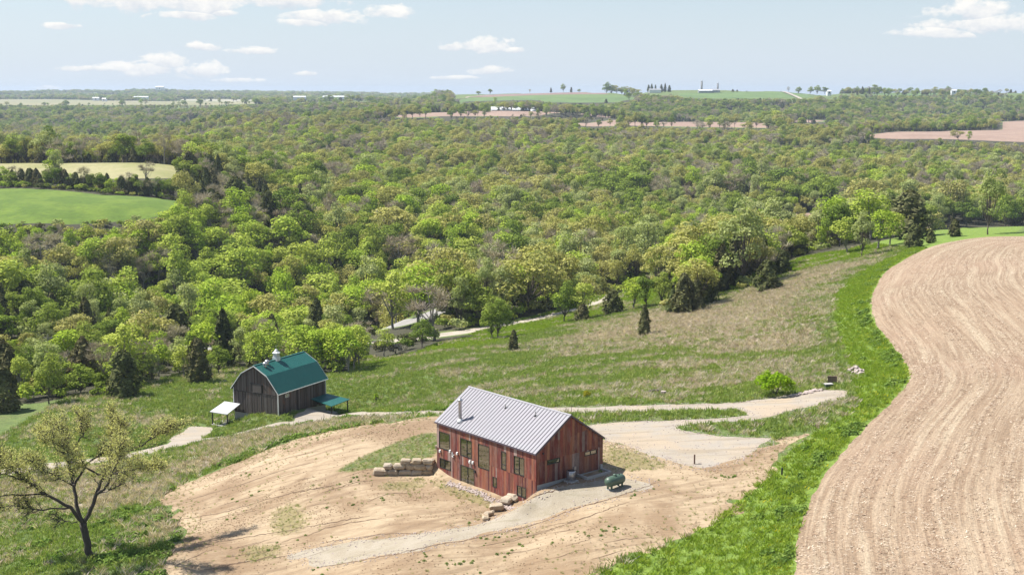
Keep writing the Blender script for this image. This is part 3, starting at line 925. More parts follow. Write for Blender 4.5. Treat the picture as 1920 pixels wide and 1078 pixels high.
# ------------------------------------------------------------------ materials of the buildings
def plank_mat(name, stops, rough=0.85):
    m, nt = new_mat(name)
    p = nt.pos()
    base = nt.ramp(nt.orand(), stops, 'CONSTANT')
    grain = nt.noise(wpos(nt, (9, 9, 0.7)), 1.0, 5, 0.65)
    wear = nt.noise(wpos(nt, (2.2, 2.2, 0.55)), 1.0, 5, 0.7, 0.3)
    c = nt.mix(nt.math('MULTIPLY', nt.step(wear, 0.47, 0.64), 0.52), base, (0.225, 0.145, 0.120))
    c = nt.mix(nt.math('MULTIPLY', nt.step(grain, 0.50, 0.72), 0.6), c, (0.060, 0.018, 0.014))
    v = nt.rng(nt.noise(wpos(nt, (3, 3, 1.5)), 1.0, 4, 0.7), 0.25, 0.75, 0.75, 1.25)
    c = nt.mix(1.0, c, nt.n('ShaderNodeCombineXYZ', {0: v, 1: v, 2: v}).outputs[0], 'MULTIPLY')
    finish(nt, c, rough, grain, 0.02, 0.5)
    return m


m_plank = plank_mat('weathered_red_barn_wood', [(0.0, (0.215, 0.052, 0.034)), (0.14, (0.140, 0.030, 0.022)), (0.30, (0.240, 0.088, 0.052)), (0.42, (0.190, 0.065, 0.040)), (0.54, (0.275, 0.125, 0.070)), (0.64, (0.330, 0.235, 0.200)),
                                                (0.75, (0.105, 0.026, 0.024)), (0.84, (0.285, 0.100, 0.052)), (0.92, (0.215, 0.155, 0.135))])
m_backing = plain('dark_wall_sheathing', (0.05, 0.025, 0.02), 0.9)
m_metal = plain('galvanised_roof_metal', (0.245, 0.237, 0.262), 0.62, 0.06, 1.5)
m_seam = plain('shaded_seam_metal', (0.175, 0.17, 0.192), 0.6, 0.1, 1.5)  # darker than the panels: seam shading put into the metal colour
m_trim = plain('dark_bronze_trim', (0.085, 0.065, 0.085), 0.5)
m_frame = plain('black_window_frame', (0.018, 0.017, 0.018), 0.4)
m_conc = plain('pale_concrete', (0.40, 0.385, 0.36), 0.9, 0.15, 2)
m_dark = plain('dark_interior', (0.02, 0.018, 0.015), 0.9)
m_white = plain('white_paint', (0.62, 0.62, 0.61), 0.6, 0.05)
m_steel = plain('brushed_steel', (0.50, 0.48, 0.48), 0.35, 0.08, 8, Metallic=0.8)
m_black = plain('black_plastic', (0.02, 0.02, 0.022), 0.5)
m_tank = plain('green_tank_paint', (0.070, 0.115, 0.080), 0.45, 0.12, 2)
m_stone = None
m, nt = new_mat('tan_limestone')
p = nt.pos()
n1 = nt.noise(p, 1.6, 5, 0.65)
c = nt.mix(nt.step(n1, 0.35, 0.65), (0.30, 0.21, 0.125), (0.43, 0.35, 0.245))
c = nt.mix(nt.math('MULTIPLY', nt.orand(), 0.6), c, (0.45, 0.40, 0.33))
c = nt.mix(nt.math('MULTIPLY', nt.step(nt.noise(p, 5, 4, 0.7), 0.52, 0.7), 0.4), c, (0.20, 0.135, 0.075))
finish(nt, c, 0.9, nt.noise(p, 4, 5, 0.7), 0.08, 0.8)
m_stone = m
m, nt = new_mat('coated_window_glass')
b = finish(nt, (0.035, 0.036, 0.016), 0.03)
b.inputs['IOR'].default_value = 2.6
m_glass = m
m_log = plain('weathered_wood_post', (0.20, 0.125, 0.095), 0.9, 0.25, 6)


def rock(sx, sy, sz, seed, ch=0.16, jit=0.10):
    """rough quarried block: chamfered box with uneven corners, 44 triangles"""
    r = np.random.default_rng(seed)
    vs, idx = [], {}
    for i, X in enumerate((-1, 1)):
        for j, Y in enumerate((-1, 1)):
            for k, Z in enumerate((-1, 1)):
                c = np.array([X * sx, Y * sy, Z * sz]) / 2
                c = c * (1 + r.uniform(-jit, jit, 3))
                for a in range(3):
                    q = c.copy()
                    for b_ in range(3):
                        if b_ != a:
                            q[b_] -= np.sign(c[b_]) * min(sx, sy, sz) * ch * r.uniform(.6, 1.4)
                    idx[(i, j, k, a)] = len(vs)
                    vs.append(q)
    fs = []
    for a in range(3):
        o = [x for x in range(3) if x != a]
        for s in (0, 1):
            loop = []
            for u, v in ((0, 0), (1, 0), (1, 1), (0, 1)):
                key = [0, 0, 0]
                key[a], key[o[0]], key[o[1]] = s, u, v
                loop.append(idx[(*key, a)])
            fs.append(loop)
    for a in range(3):                                  # edges along axis a
        o = [x for x in range(3) if x != a]
        for u in (0, 1):
            for v in (0, 1):
                k0, k1 = [0, 0, 0], [0, 0, 0]
                k0[o[0]] = k1[o[0]] = u
                k0[o[1]] = k1[o[1]] = v
                k1[a] = 1
                fs.append([idx[(*k0, o[0])], idx[(*k1, o[0])], idx[(*k1, o[1])], idx[(*k0, o[1])]])
    for i in (0, 1):
        for j in (0, 1):
            for k in (0, 1):
                fs.append([idx[(i, j, k, 0)], idx[(i, j, k, 1)], idx[(i, j, k, 2)]])
    V = np.array(vs)
    F = []
    for f in fs:
        c = V[f].mean(0)
        nrm = np.cross(V[f[1]] - V[f[0]], V[f[2]] - V[f[0]])
        F.append(f if nrm @ c > 0 else f[::-1])
    return MB().add(V.tolist(), F)


# ------------------------------------------------------------------ the plank-clad house
HL, HW, HEAVE, HRISE = 15.46, 8.89, 5.6, 2.965
house = thing('house', 'two storey house clad in weathered red planks under a grey metal roof', 'house', HO, HTH)
WX0, WX1, WY0, WY1, WT = -HL + 0.16, 0.0, 0.12, HW - 0.12, 5.47
pitch = math.atan2(HRISE, HW / 2)
# openings: x0, x1, z0, z1, mullions
FRONT = [(-14.93, -13.15, 2.92, 4.70, []), (-14.87, -13.0, 0.90, 1.92, [('v', 0.45)]), (-11.43, -9.58, 2.92, 4.73, [('v', 0.57), ('h', 0.28, 0.57, 1.0)]), (-8.60, -6.84, 2.33, 4.74, []),
         (-5.04, -4.31, 2.96, 4.76, [('h', 0.28, 0, 1)]), (-3.18, -1.65, 2.97, 4.73, [('v', 0.5), ('h', 0.28, 0, 0.5)]), (-6.37, -5.71, 0.90, 1.92, []), (-2.72, -1.40, 0.90, 1.92, [('v', 0.5)])]
DOOR = (-11.42, -9.2, 0.06, 1.98)
GABLE = [(1.48, 3.11, 4.20, 4.68, []), (6.33, 7.96, 4.14, 4.59, [('v', 0.49)])]

unit = MB().box((0, 0, 0), (1, 1, 1)).mesh('plank', m_plank)


def wall_with_planks(x0, x1, to_local, holes, top, seam, base, seed, widths=(0.2, 0.36)):
    """boards laid side by side; to_local maps along, out, z to the house; every board an object"""
    r = random.Random(seed)
    cuts = sorted({x0, x1, *[h[0] for h in holes], *[h[1] for h in holes]})
    edges = [cuts[0]]
    for a, b in zip(cuts, cuts[1:]):
        n = max(1, round((b - a) / r.uniform(*widths)))
        w_ = [r.uniform(.75, 1.25) for _ in range(n)]
        t = a
        for q in w_[:-1]:
            t += q / sum(w_) * (b - a)
            edges.append(t)
        edges.append(b)
    out = []
    for a, b in zip(edges, edges[1:]):
        if b - a < 0.02:
            continue
        mid = (a + b) / 2
        tz = top(mid)
        cutz = [base, tz]
        if seam:
            cutz.append(seam + r.uniform(-.04, .04))
            if tz > 6.2 and r.random() < .5:
                cutz.append(seam + r.uniform(1.6, 2.6))
        blocks = [(h[2], h[3]) for h in holes if h[0] - 1e-4 < mid < h[1] + 1e-4]
        for u, v in blocks:
            cutz += [u, v]
        cutz = sorted(z for z in cutz if base - 1e-6 <= z <= tz + 1e-6)
        for u, v in zip(cutz, cutz[1:]):
            if v - u < 0.06 or any(p_ - 1e-4 < (u + v) / 2 < q_ + 1e-4 for p_, q_ in blocks):
                continue
            out.append((a + .004, b - .004, u + .004, v - .004, r.uniform(.022, .045)))
    return out


roofz = lambda y: HEAVE + HRISE * (1 - abs(y - HW / 2) / (HW / 2))
wall_f = MB().box((WX0 + .1, WY0 + .02, 0.0), (WX1 - .12, WY0 + .12, WT)).build('front_wall', m_backing, house)
gp_ = [(WX1 - .12, WY0 + .02, 0), (WX1 - .12, WY1 - .02, 0), (WX1 - .12, WY1 - .02, WT), (WX1 - .12, HW / 2, roofz(HW / 2) - .16), (WX1 - .12, WY0 + .02, WT)]
wall_g = MB().prism(gp_, (0.1, 0, 0)).build('gable_wall', m_backing, house)
gq_ = [(WX0, y, z) for _, y, z in gp_]
wall_h = MB().prism(gq_, (0.1, 0, 0)).build('gable_wall', m_backing, house)
wall_b = MB().box((WX0 + .1, WY1 - .12, 0.0), (WX1 - .12, WY1 - .02, WT)).build('back_wall', m_backing, house)


def put_board(nm, parent, lo, hi):
    o = bpy.data.objects.new(nm, unit)
    COL.objects.link(o)
    o.parent = parent
    o.location = lo
    o.scale = tuple(h - l for l, h in zip(lo, hi))
    return o


holes_f = [h[:4] for h in FRONT] + [DOOR]
for a, b, u, v, t in wall_with_planks(WX0, WX1, None, holes_f, lambda x: WT, 2.9, 0.10, 5):
    put_board('plank', wall_f, (a, WY0 + .02 - t, u), (b, WY0 + .019, v))
for a, b, u, v, t in wall_with_planks(WY0, WY1, None, [h[:4] for h in GABLE], lambda y: roofz(y) - .17, 4.68, 2.50, 6):
    put_board('plank', wall_g, (WX1 - .019, a, u), (WX1 + t - .02, b, v))
def joined_boards(rows, fn, parent):
    mb = MB()
    for q in rows:
        mb.box(*fn(*q))
    mb.build('planks_behind', m_plank, parent, kind='stuff')
joined_boards(wall_with_planks(WY0, WY1, None, [], lambda y: roofz(y) - .17, 4.68, 0.4, 7), lambda a, b, u, v, t: ((WX0 - t, a, u), (WX0 - .001, b, v)), wall_h)
joined_boards(wall_with_planks(WX0, WX1, None, [], lambda x: WT, None, 2.5, 8), lambda a, b, u, v, t: ((a, WY1 - .019, u), (b, WY1 + t - .02, v)), wall_b)
put_board('corner_board', wall_g, (WX1 - .02, WY0 - .02, 0.1), (WX1 + .028, WY0 + .10, WT))
f_ = MB().box((WX0 + .03, WY0 + .04, -0.6), (WX1 - .05, WY1 - .05, 0.099))
f_.box((WX1 - .16, WY0 + .04, .1), (WX1 - .012, WY1 - .05, 2.49))
f_.box((WX0 + .5, WY1 - .16, .1), (WX1 - .2, WY1 - .012, 2.4))
f_.build('foundation', m_conc, house)


def window(parent, o3, ax, ux, x0, x1, z0, z1, mull, nm='window'):
    """frame and panes in the plane spanned by ax and z; ux points outwards"""
    def P(a, d, z):
        return Vector(o3) + Vector(ax) * a + Vector(ux) * d + Vector((0, 0, z))

    def bx(mb, a0, a1, d0, d1, u, v):
        mb.add([P(a, d, z) for z in (u, v) for (a, d) in ((a0, d0), (a1, d0), (a1, d1), (a0, d1))],
               [(3, 2, 1, 0), (4, 5, 6, 7), (0, 1, 5, 4), (1, 2, 6, 5), (2, 3, 7, 6), (3, 0, 4, 7)])
    fr, ft = MB(), 0.065
    for a0, a1, u, v in ((x0, x0 + ft, z0, z1), (x1 - ft, x1, z0, z1), (x0 + ft, x1 - ft, z0, z0 + ft), (x0 + ft, x1 - ft, z1 - ft, z1)):
        bx(fr, a0, a1, -.06, .035, u, v)
    w_ = fr.build(nm, m_frame, parent)
    xs = [x0 + ft, x1 - ft]
    for q in mull:
        if q[0] == 'v':
            c_ = x0 + (x1 - x0) * q[1]
            mb = MB()
            bx(mb, c_ - .035, c_ + .035, -.05, .03, z0 + ft + .001, z1 - ft - .001)
            mb.build('mullion', m_frame, w_)
            xs.insert(1, c_)
    for q in mull:
        if q[0] == 'h':
            z_ = z0 + (z1 - z0) * q[1]
            a0, a1 = x0 + (x1 - x0) * q[2] + .04, x0 + (x1 - x0) * q[3] - .04
            mb = MB()
            bx(mb, a0, a1, -.05, .028, z_ - .03, z_ + .03)
            mb.build('mullion', m_frame, w_)
    for a0, a1 in zip(xs, xs[1:]):
        mb = MB()
        bx(mb, a0 + .002, a1 - .002, -.035, -.015, z0 + ft + .002, z1 - ft - .002)
        mb.build('pane', m_glass, w_)
    return w_


for x0, x1, z0, z1, mu in FRONT:
    window(house, (0, WY0 - .0, 0), (1, 0, 0), (0, -1, 0), x0, x1, z0, z1, mu)
for y0, y1, z0, z1, mu in GABLE:
    window(house, (WX1, 0, 0), (0, 1, 0), (1, 0, 0), y0, y1, z0, z1, mu)
d_ = window(house, (0, WY0, 0), (1, 0, 0), (0, -1, 0), DOOR[0], DOOR[1], DOOR[2], DOOR[3], [('v', 0.52)], 'glass_door')
MB().box((-10.22, WY0 - .10, 0.95), (-10.18, WY0 - .036, 1.12)).build('handle', m_steel, d_)

# roof: slab, standing-seam panels, ridge cap, edge trims
slope = math.hypot(HW / 2, HRISE)
RX0, RX1 = -HL - .02, 0.14
roof = MB()
for sgn in (1, -1):
    y0 = 0.0 if sgn == 1 else HW
    roof.prism([(RX0 + .03, y0 + sgn * .03, HEAVE - .10), (RX0 + .03, HW / 2, HEAVE + HRISE - .10 - (.03 * sgn * 0)), (RX0 + .03, HW / 2, HEAVE + HRISE - .012), (RX0 + .03, y0 + sgn * .03, HEAVE - .012)], (RX1 - RX0 - .06, 0, 0))
roof = roof.build('roof', m_trim, house)
NP = 34
pw = (RX1 - RX0) / NP
pan = MB().box((0, 0, 0), (pw - .002, slope + .05, .012))
pan.box((pw - .060, 0, .012), (pw - .004, slope + .05, .062), 1)
pan_me = pan.mesh('roof_panel', m_metal, m_seam)
for side in (0, 1):
    for i in range(NP):
        o = bpy.data.objects.new('roof_panel', pan_me)
        COL.objects.link(o)
        o.parent = roof
        if side == 0:
            o.location = (RX0 + i * pw, -.04, HEAVE - .02)
            o.rotation_euler = (pitch, 0, 0)
        else:
            o.location = (RX0 + (i + 1) * pw, HW + .04, HEAVE - .02)
            o.rotation_euler = (pitch, 0, math.pi)
rc = MB()
c_, s_ = math.cos(pitch), math.sin(pitch)
for sg in (1, -1):
    rc.prism([(RX0 - .01, HW / 2, HEAVE + HRISE + .075), (RX0 - .01, HW / 2 - sg * .17 * c_, HEAVE + HRISE + .075 - .17 * s_), (RX0 - .01, HW / 2 - sg * .17 * c_, HEAVE + HRISE + .06 - .17 * s_), (RX0 - .01, HW / 2, HEAVE + HRISE + .06)], (RX1 - RX0 + .02, 0, 0))
rc.build('ridge_cap', m_metal, roof)
for xg in (RX0 - .018, RX1 + .002):
    for sg in (1, -1):
        tb = MB().prism([(xg, HW / 2, HEAVE + HRISE + .035), (xg, HW / 2 - sg * (HW / 2 + .045), HEAVE - .005), (xg, HW / 2 - sg * (HW / 2 + .045), HEAVE - .20), (xg, HW / 2, HEAVE + HRISE - .17)], (0.016, 0, 0))
        tb.build('gable_trim', m_trim, roof)
MB().box((RX0, -.06, HEAVE - .17), (RX1, -.043, HEAVE - .026)).build('eave_trim', m_trim, roof)
MB().box((RX0, HW + .043, HEAVE - .17), (RX1, HW + .06, HEAVE - .026)).build('eave_trim', m_trim, roof)

# flue and vents through the roof
rz_ = lambda y: HEAVE + y / (HW / 2) * HRISE
ch = MB().lathe([(.17, -.15), (.17, 2.0), (.19, 2.02), (.19, 2.08), (.155, 2.1)], 14)
fl = ch.build('chimney_pipe', m_steel, house, True, loc=(-12.24, .75, rz_(.75)))
MB().lathe([(.24, 0), (.27, .05), (.27, .2), (.16, .28), (.05, .30)], 14).build('chimney_cap', m_steel, fl, True, loc=(0, 0, 2.06))
MB().lathe([(.34, -.05), (.30, .10), (.18, .34)], 14).build('flashing', m_white, fl, True, loc=(0, 0, -.03))
for x_, y_ in ((-8.2, 3.31), (-3.82, 3.39)):
    v_ = MB().lathe([(.045, -.1), (.045, .5), (.04, .51)], 8).build('vent_pipe', m_steel, house, True, loc=(x_, y_, rz_(y_)))
    MB().lathe([(.14, -.06), (.12, .02), (.06, .12)], 10).build('vent_boot', m_black, v_, True, loc=(0, 0, .03))
# outside lamps and their fittings still in white wrapping
for x_, z_ in ((-14.7, 2.60), (-13.02, 2.95), (-11.86, 2.97), (-9.84, 2.56), (-9.34, 2.58)):
    mb = MB().box((x_ - .10, WY0 - .17, z_ - .08), (x_ + .10, WY0 - .03, z_ + .12))
    mb.prism([(x_ - .10, WY0 - .17, z_ + .121), (x_ + .10, WY0 - .17, z_ + .121), (x_ + .08, WY0 - .03, z_ + .18), (x_ - .08, WY0 - .03, z_ + .18)], (0, 0, .012))
    mb.build('wall_lamp', m_white, house)
mb = MB().tube([(-12.66, WY0 - .08, 2.98), (-12.60, WY0 - .12, 2.78), (-12.66, WY0 - .10, 2.6), (-12.45, WY0 - .14, 2.5)], [.05, .06, .07, .05], 6)
mb.tube([(-12.6, WY0 - .1, 2.66), (-12.3, WY0 - .1, 2.78)], [.05, .04], 6)
mb.build('wrapped_cable', m_white, house)
MB().box((-9.15, WY0 - .16, 1.66), (-8.95, WY0 - .03, 1.92)).build('wall_lamp', m_black, house)
MB().lathe([(.09, 0), (.09, .1), (.03, .12)], 10, axis='x').build('wall_lamp', m_black, house, True, loc=(WX1 + .02, .95, 5.45))
MB().box((WX1 + .02, 8.36, 2.55), (WX1 + .16, 8.66, 2.98)).build('meter_box', m_conc, house)
mb = MB().tube([(WX1 + .07, 4.98, 2.35), (WX1 + .07, 4.98, 3.2)], [.04, .04], 6).box((WX1 + .02, 4.86, 3.12), (WX1 + .16, 5.1, 3.42))
mb.build('electric_conduit', m_steel, house)

def h2w(a, b, z):
    q = HO[:2] + HU * a + HV * b
    return (q[0], q[1], HO[2] + z)

# air conditioner beside the gable wall
ac = thing('air_conditioner', 'round steel air conditioner unit standing against the gable wall of the house', 'air conditioner', h2w(.75, 3.9, 2.42), HTH)
MB().box((-.5, -.5, -.15), (.5, .5, .04)).build('base_pad', m_conc, ac)
body = MB().lathe([(.40, .05), (.43, .08), (.43, .92), (.38, .98)], 20).build('body', m_steel, ac, True)
fin = MB()
for i in range(20):
    t = 2 * math.pi * i / 20
    fin.tube([(.435 * math.cos(t), .435 * math.sin(t), .12), (.435 * math.cos(t), .435 * math.sin(t), .9)], [.026, .026], 4)
fin.build('louver', m_trim, body)
MB().lathe([(.36, .975), (.35, 1.0), (.1, 1.01)], 16).build('fan_grille', m_black, ac, True)

# concrete window well
ww = thing('window_well', 'three sided pale concrete window well curb against the gable wall', 'window well', h2w(0.03, 5.3, 2.3), HTH)
MB().box((0, 0, -.6), (1.25, .16, .32)).build('side_wall', m_conc, ww)
MB().box((0, 3.1, -.6), (1.25, 3.26, .32)).build('side_wall', m_conc, ww)
MB().box((1.25, 0, -.6), (1.42, 3.26, .30)).build('front_wall', m_conc, ww)
MB().box((0.002, .16, -.5), (1.25, 3.1, -.12)).build('well_floor', m_dark, ww)

# propane tank
tx, ty, tz = gp(1153, 915)
tank = thing('propane_tank', 'green horizontal propane tank lying on short legs beside the gravel path', 'gas tank', (tx, ty, tz), R(43))
prof = [(.02, -1.22), (.18, -1.19), (.33, -1.10), (.43, -.97), (.48, -.80), (.48, .80), (.43, .97), (.33, 1.10), (.18, 1.19), (.02, 1.22)]
tb = MB().lathe(prof, 20, (0, 0, .78), 'x').build('tank_body', m_tank, tank, True)
MB().lathe([(.17, 0), (.18, .1), (.14, .16), (.04, .19)], 12).build('valve_dome', m_tank, tb, True, loc=(-.05, 0, 1.22))
for x_ in (-.72, .72):
    for y_ in (-.24, .24):
        MB().box((x_ - .09, y_ - .05, -.05), (x_ + .09, y_ + .05, .42)).build('leg', m_tank, tank)
    MB().box((x_ - .16, -.42, -.12), (x_ + .16, .42, .03)).build('footing', m_conc, tank)
MB().lathe([(.06, 0), (.06, .09), (.02, .1)], 8).build('gauge', m_black, tb, True, loc=(.55, 0, 1.25))

# retaining wall of stacked blocks, left of the house
def stone_row(parent, pts, z, h, dep, sizes, seed):
    r = random.Random(seed)
    a, b = Vector(pts[0]), Vector(pts[1])
    d = (b - a).normalized()
    t = 0
    for i, s_ in enumerate(sizes):
        o = rock(s_ * 1.0, dep * r.uniform(.75, 1.15), h * r.uniform(.90, 1.12), seed * 31 + i, .24, .15).build('stone', m_stone, parent)
        c = a + d * (t + s_ / 2)
        o.location = (c.x + r.uniform(-.06, .06), c.y + r.uniform(-.08, .08), z + h / 2)
        o.rotation_euler = (r.uniform(-.03, .03), r.uniform(-.03, .03), math.atan2(d.y, d.x) + r.uniform(-.06, .06))
        t += s_
rw = thing('retaining_wall', 'stepped retaining wall of tan stone blocks left of the house front', 'stone wall', HO, HTH)
A_, B_ = (-15.75, .0), (-19.6, -4.1)
stone_row(rw, (A_, B_), -.15, .62, .85, (1.1, 1.25, 1.3, 1.15, 1.55), 3)
stone_row(rw, (A_, B_), .47, .58, .80, (.75, 1.2, 1.0, 1.25, .9), 4)
stone_row(rw, (A_, B_), 1.03, .52, .78, (1.25, 1.0, 1.1), 5)
rw2 = thing('retaining_wall', 'short upper row of stone blocks on the grassy bank by the house corner', 'stone wall', HO, HTH)
stone_row(rw2, ((-15.5, 2.9), (-18.0, 1.9)), 1.75, .62, .7, (.75, .85, .9), 8)
stone_row(rw2, ((-15.5, 2.9), (-18.0, 1.9)), 2.35, .55, .65, (.8,), 9)

def place_rock(nm, px, py, size, seed, label, group=None, sink=.25, cat='boulder', mat=None):
    x, y, z = gp(px, py)
    r = random.Random(seed)
    o = rock(size * r.uniform(.9, 1.2), size * r.uniform(.6, .85), size * r.uniform(.40, .55), seed, .24, .20).build(nm, mat or m_stone)
    o.location = (x, y, z + size * (.30 - sink * .5))
    o.rotation_euler = (r.uniform(-.15, .15), r.uniform(-.15, .15), r.uniform(0, 3.1))
    return tag(o, label, cat, group)


BG_ = 'boulders stepping down from the house corner'
for i, (px, py, s_, lb) in enumerate(((995, 920, 1.25, 'flat topped tan boulder touching the front corner of the house'), (978, 928, 1.15, 'pale boulder just below the flat boulder at the house corner'),
                                      (963, 937, 1.05, 'third tan boulder down the bank from the house corner'), (950, 943, 1.1, 'middle boulder of the row beside the gravel path'),
                                      (930, 956, 1.05, 'third boulder from the lower end of the row beside the gravel path'), (917, 967, .85, 'small boulder second from the lower end of the row'),
                                      (910, 974, .75, 'smallest boulder, lowest of the row beside the gravel path'))):
    place_rock('boulder', px, py, s_ * 1.15, 40 + i, lb, BG_, .05)

# gravel edging along the foot of the front wall
pass

# posts standing about the yard
x, y, z = gp(1302, 869)
po = MB().prism([(-.07, -.07, -.3), (.07, -.07, -.3), (.07, .07, -.3), (-.07, .07, -.3)], (0, 0, 1.25)).build('post', m_log)
po.location = (x, y, z)
tag(po, 'brown wooden post standing on the grey gravel pad', 'post')
x, y, z = gp(1466, 891)
po = MB().lathe([(.10, -.3), (.09, .72), (.05, .78)], 8).build('post', m_black)
po.location = (x, y, z)
tag(po, 'short black post in the bright grass by the dirt edge', 'post')
for px, py, h_, lb in ((1098, 783, 1.6, 'thin dark stake on the grass strip behind the house'), (1071, 778, 1.3, 'thin dark stake closest to the house ridge end'), (620, 792, 1.2, 'thin stake on the verge right of the barn apron'),
                       (607, 789, 1.0, 'thin stake in the grey grass by the barn apron'), (560, 803, 1.1, 'thin stake below the gravel apron of the barn'), (455, 812, 1.1, 'thin stake beside the drive in front of the barn mound')):
    x, y, z = gp(px, py)
    o = MB().tube([(0, 0, -.2), (.03, 0, h_ * .6), (.02, .02, h_)], [.03, .028, .02], 5).build('stake', m_log)
    o.location = (x, y, z)
    tag(o, lb, 'stake')

# utility cabinets at the end of the turnaround
x, y, z = gp(1556, 727)
cb = thing('utility_cabinet', 'low dark green utility box with pale lid at the turnaround end', 'utility box', (x - .25, y - .3, z), R(10))
MB().box((-.45, -.3, -.2), (.45, .3, .55)).build('cabinet_body', plain('green_cabinet', (0.03, 0.055, 0.045), .6), cb)
MB().box((-.5, -.35, .552), (.5, .35, .64)).build('lid', m_conc, cb)
x, y, z = gp(1560, 722)
cb = thing('wooden_screen', 'brown wooden board screen behind the green utility box', 'screen', (x + .1, y + .35, z), R(-8))
for i in range(5):
    MB().box((-.55 + i * .222, -.03, -.2), (-.55 + i * .222 + .21, .03, 1.0 + .02 * (i % 2))).build('board', m_log, cb)
MB().box((-.57, -.07, 1.025), (.57, .07, 1.08)).build('top_rail', m_log, cb)
# pile of broken rock on the grass and line of rubble at the drive edge
x, y, z = gp(1604, 700)
rp = thing('rock_pile', 'heap of pale pink broken stones on the bright grass strip', 'rock pile', (x, y, z))
m_pale = plain('pale_broken_stone', (0.40, 0.33, 0.30), .9, .25, 3)
r = random.Random(5)
for i in range(46):
    u = r.uniform(0, 1)
    a = r.uniform(0, 6.283)
    q = math.sqrt(r.random())
    s_ = r.uniform(.25, .5)
    X_, Y_ = q * math.cos(a) * .85, q * math.sin(a) * 2.6
    o = rock(s_, s_ * .8, s_ * .6, 500 + i, .22, .2).build('stone', m_pale, rp)
    o.location = (X_, Y_, float(height(np.array([x + X_]), np.array([y + Y_]))[0]) - z + .12 + .75 * (1 - q) ** .8)
    o.rotation_euler = (r.uniform(-.5, .5), r.uniform(-.5, .5), a)
rl = thing('rubble_row', 'low row of pale rubble along the top edge of the turnaround', 'rubble', gp(1510, 737))
x, y, z = rl.location
for i in range(34):
    t = i / 33
    px, py = 1482 + 62 * t, 744 - 14 * t + r.uniform(-1.5, 1.5)
    X_, Y_, Z_ = gp(px, py)
    s_ = r.uniform(.25, .6)
    o = rock(s_, s_ * .8, s_ * .55, 700 + i, .22, .2).build('stone', m_pale, rl)
    o.location = (X_ - x, Y_ - y, Z_ - z + .08)
    o.rotation_euler = (r.uniform(-.3, .3), r.uniform(-.3, .3), r.uniform(0, 3))
x, y, z = gp(1244, 742)
st = thing('tree_stump', 'grey cut tree stump in the rough grass above the drive', 'stump', (x, y, z))
MB().lathe([(.55, -.2), (.42, .1), (.36, .55), (.33, .6)], 10).build('trunk', plain('grey_bark', (.14, .12, .11), .9, .3, 5), st, True)
MB().lathe([(.33, .602), (.31, .62)], 10).build('cut_face', m_pale, st)
lg = MB().tube([(-.4, 0, .25), (.5, .3, .35), (1.5, .2, .3)], [.22, .2, .16], 7).build('fallen_log', plain('dead_wood', (.10, .085, .075), .9, .3, 5))
x, y, z = gp(1222, 738)
lg.location = (x, y, z)
tag(lg, 'dark fallen log lying in the grass left of the stump', 'log')

# ------------------------------------------------------------------ the gambrel barn
barn = thing('barn', 'old gambrel barn with dark weathered boards and a green metal roof', 'barn', BO, BTH)
m_board, nt = new_mat('silvered_barn_boards')
p = nt.pos()
k = nt.attr('tone')
c = nt.ramp(k, [(0, (0.042, 0.031, 0.026)), (.35, (0.080, 0.064, 0.056)), (.7, (0.120, 0.103, 0.095)), (1, (0.062, 0.038, 0.028))])
gr = nt.noise(wpos(nt, (5, 5, .4)), 1.0, 5, .7)
c = nt.mix(nt.math('MULTIPLY', nt.step(gr, .45, .7), .55), c, (0.045, 0.034, 0.030))
c = nt.mix(nt.math('MULTIPLY', nt.step(nt.noise(wpos(nt, (.8, .8, .5)), 1.0, 4, .6), .55, .7), .55), c, (0.135, 0.062, 0.034))
finish(nt, c, .9, gr, .02, .5)
m_board_red = m_board
m_green = plain('green_roof_metal', (0.018, 0.115, 0.100), 0.45, 0.22, 0.9)
m_conc2 = plain('grey_block_foundation', (0.33, 0.33, 0.32), 0.9, .15, 2)
BW, BLEN, BE, BK, BKZ, BR = 9.0, 12.03, 3.2, 2.08, 5.72, 7.02
o_ = .3                                                  # walls stand inside the eaves
# local axes: x along the length (away to the right), y along the gable (to the left)
prof_b = [(o_, BE + .35), (BK + .08, BKZ - .16), (BW / 2, BR - .16), (BW - BK - .08, BKZ - .16), (BW - o_, BE + .35)]


def ptop(y):
    ys, zs = [q[0] for q in prof_b], [q[1] for q in prof_b]
    return float(np.interp(y, ys, zs))


def boards(mbl, a0, a1, base, top, face, seam=None, w=.27, seed=1, holes=()):
    """mbl: list of (box, tone)"""
    r = random.Random(seed)
    a = a0
    while a < a1 - .02:
        b = min(a1, a + w * r.uniform(.8, 1.2))
        m_ = (a + b) / 2
        zz = [base(m_), top(m_)]
        if seam:
            zz.insert(1, seam)
        hs = [(h[2], h[3]) for h in holes if h[0] <= m_ <= h[1]]
        for h in hs:
            zz += [h[0], h[1]]
        zz = sorted(set(zz))
        for u, v in zip(zz, zz[1:]):
            if v - u < .04 or any(h[0] - .01 < (u + v) / 2 < h[1] + .01 for h in hs):
                continue
            t = r.uniform(.015, .05)
            mbl.append((face(a + .008, b - .008, u + (.012 if u != zz[0] else 0), v - .004, t), r.random()))
        a = b


def build_boards(name, lst, mat, parent, kind='stuff'):
    V, F, T = [], [], []
    for (lo, hi), tone in lst:
        mb = MB().box(lo, hi)
        F += [tuple(i + len(V) for i in f) for f in mb.f]
        V += mb.v
        T += [tone] * 8
    me = mesh_np(name, V, F, mat, {'tone': T}, smooth=False)
    return link(name, me, parent, kind)


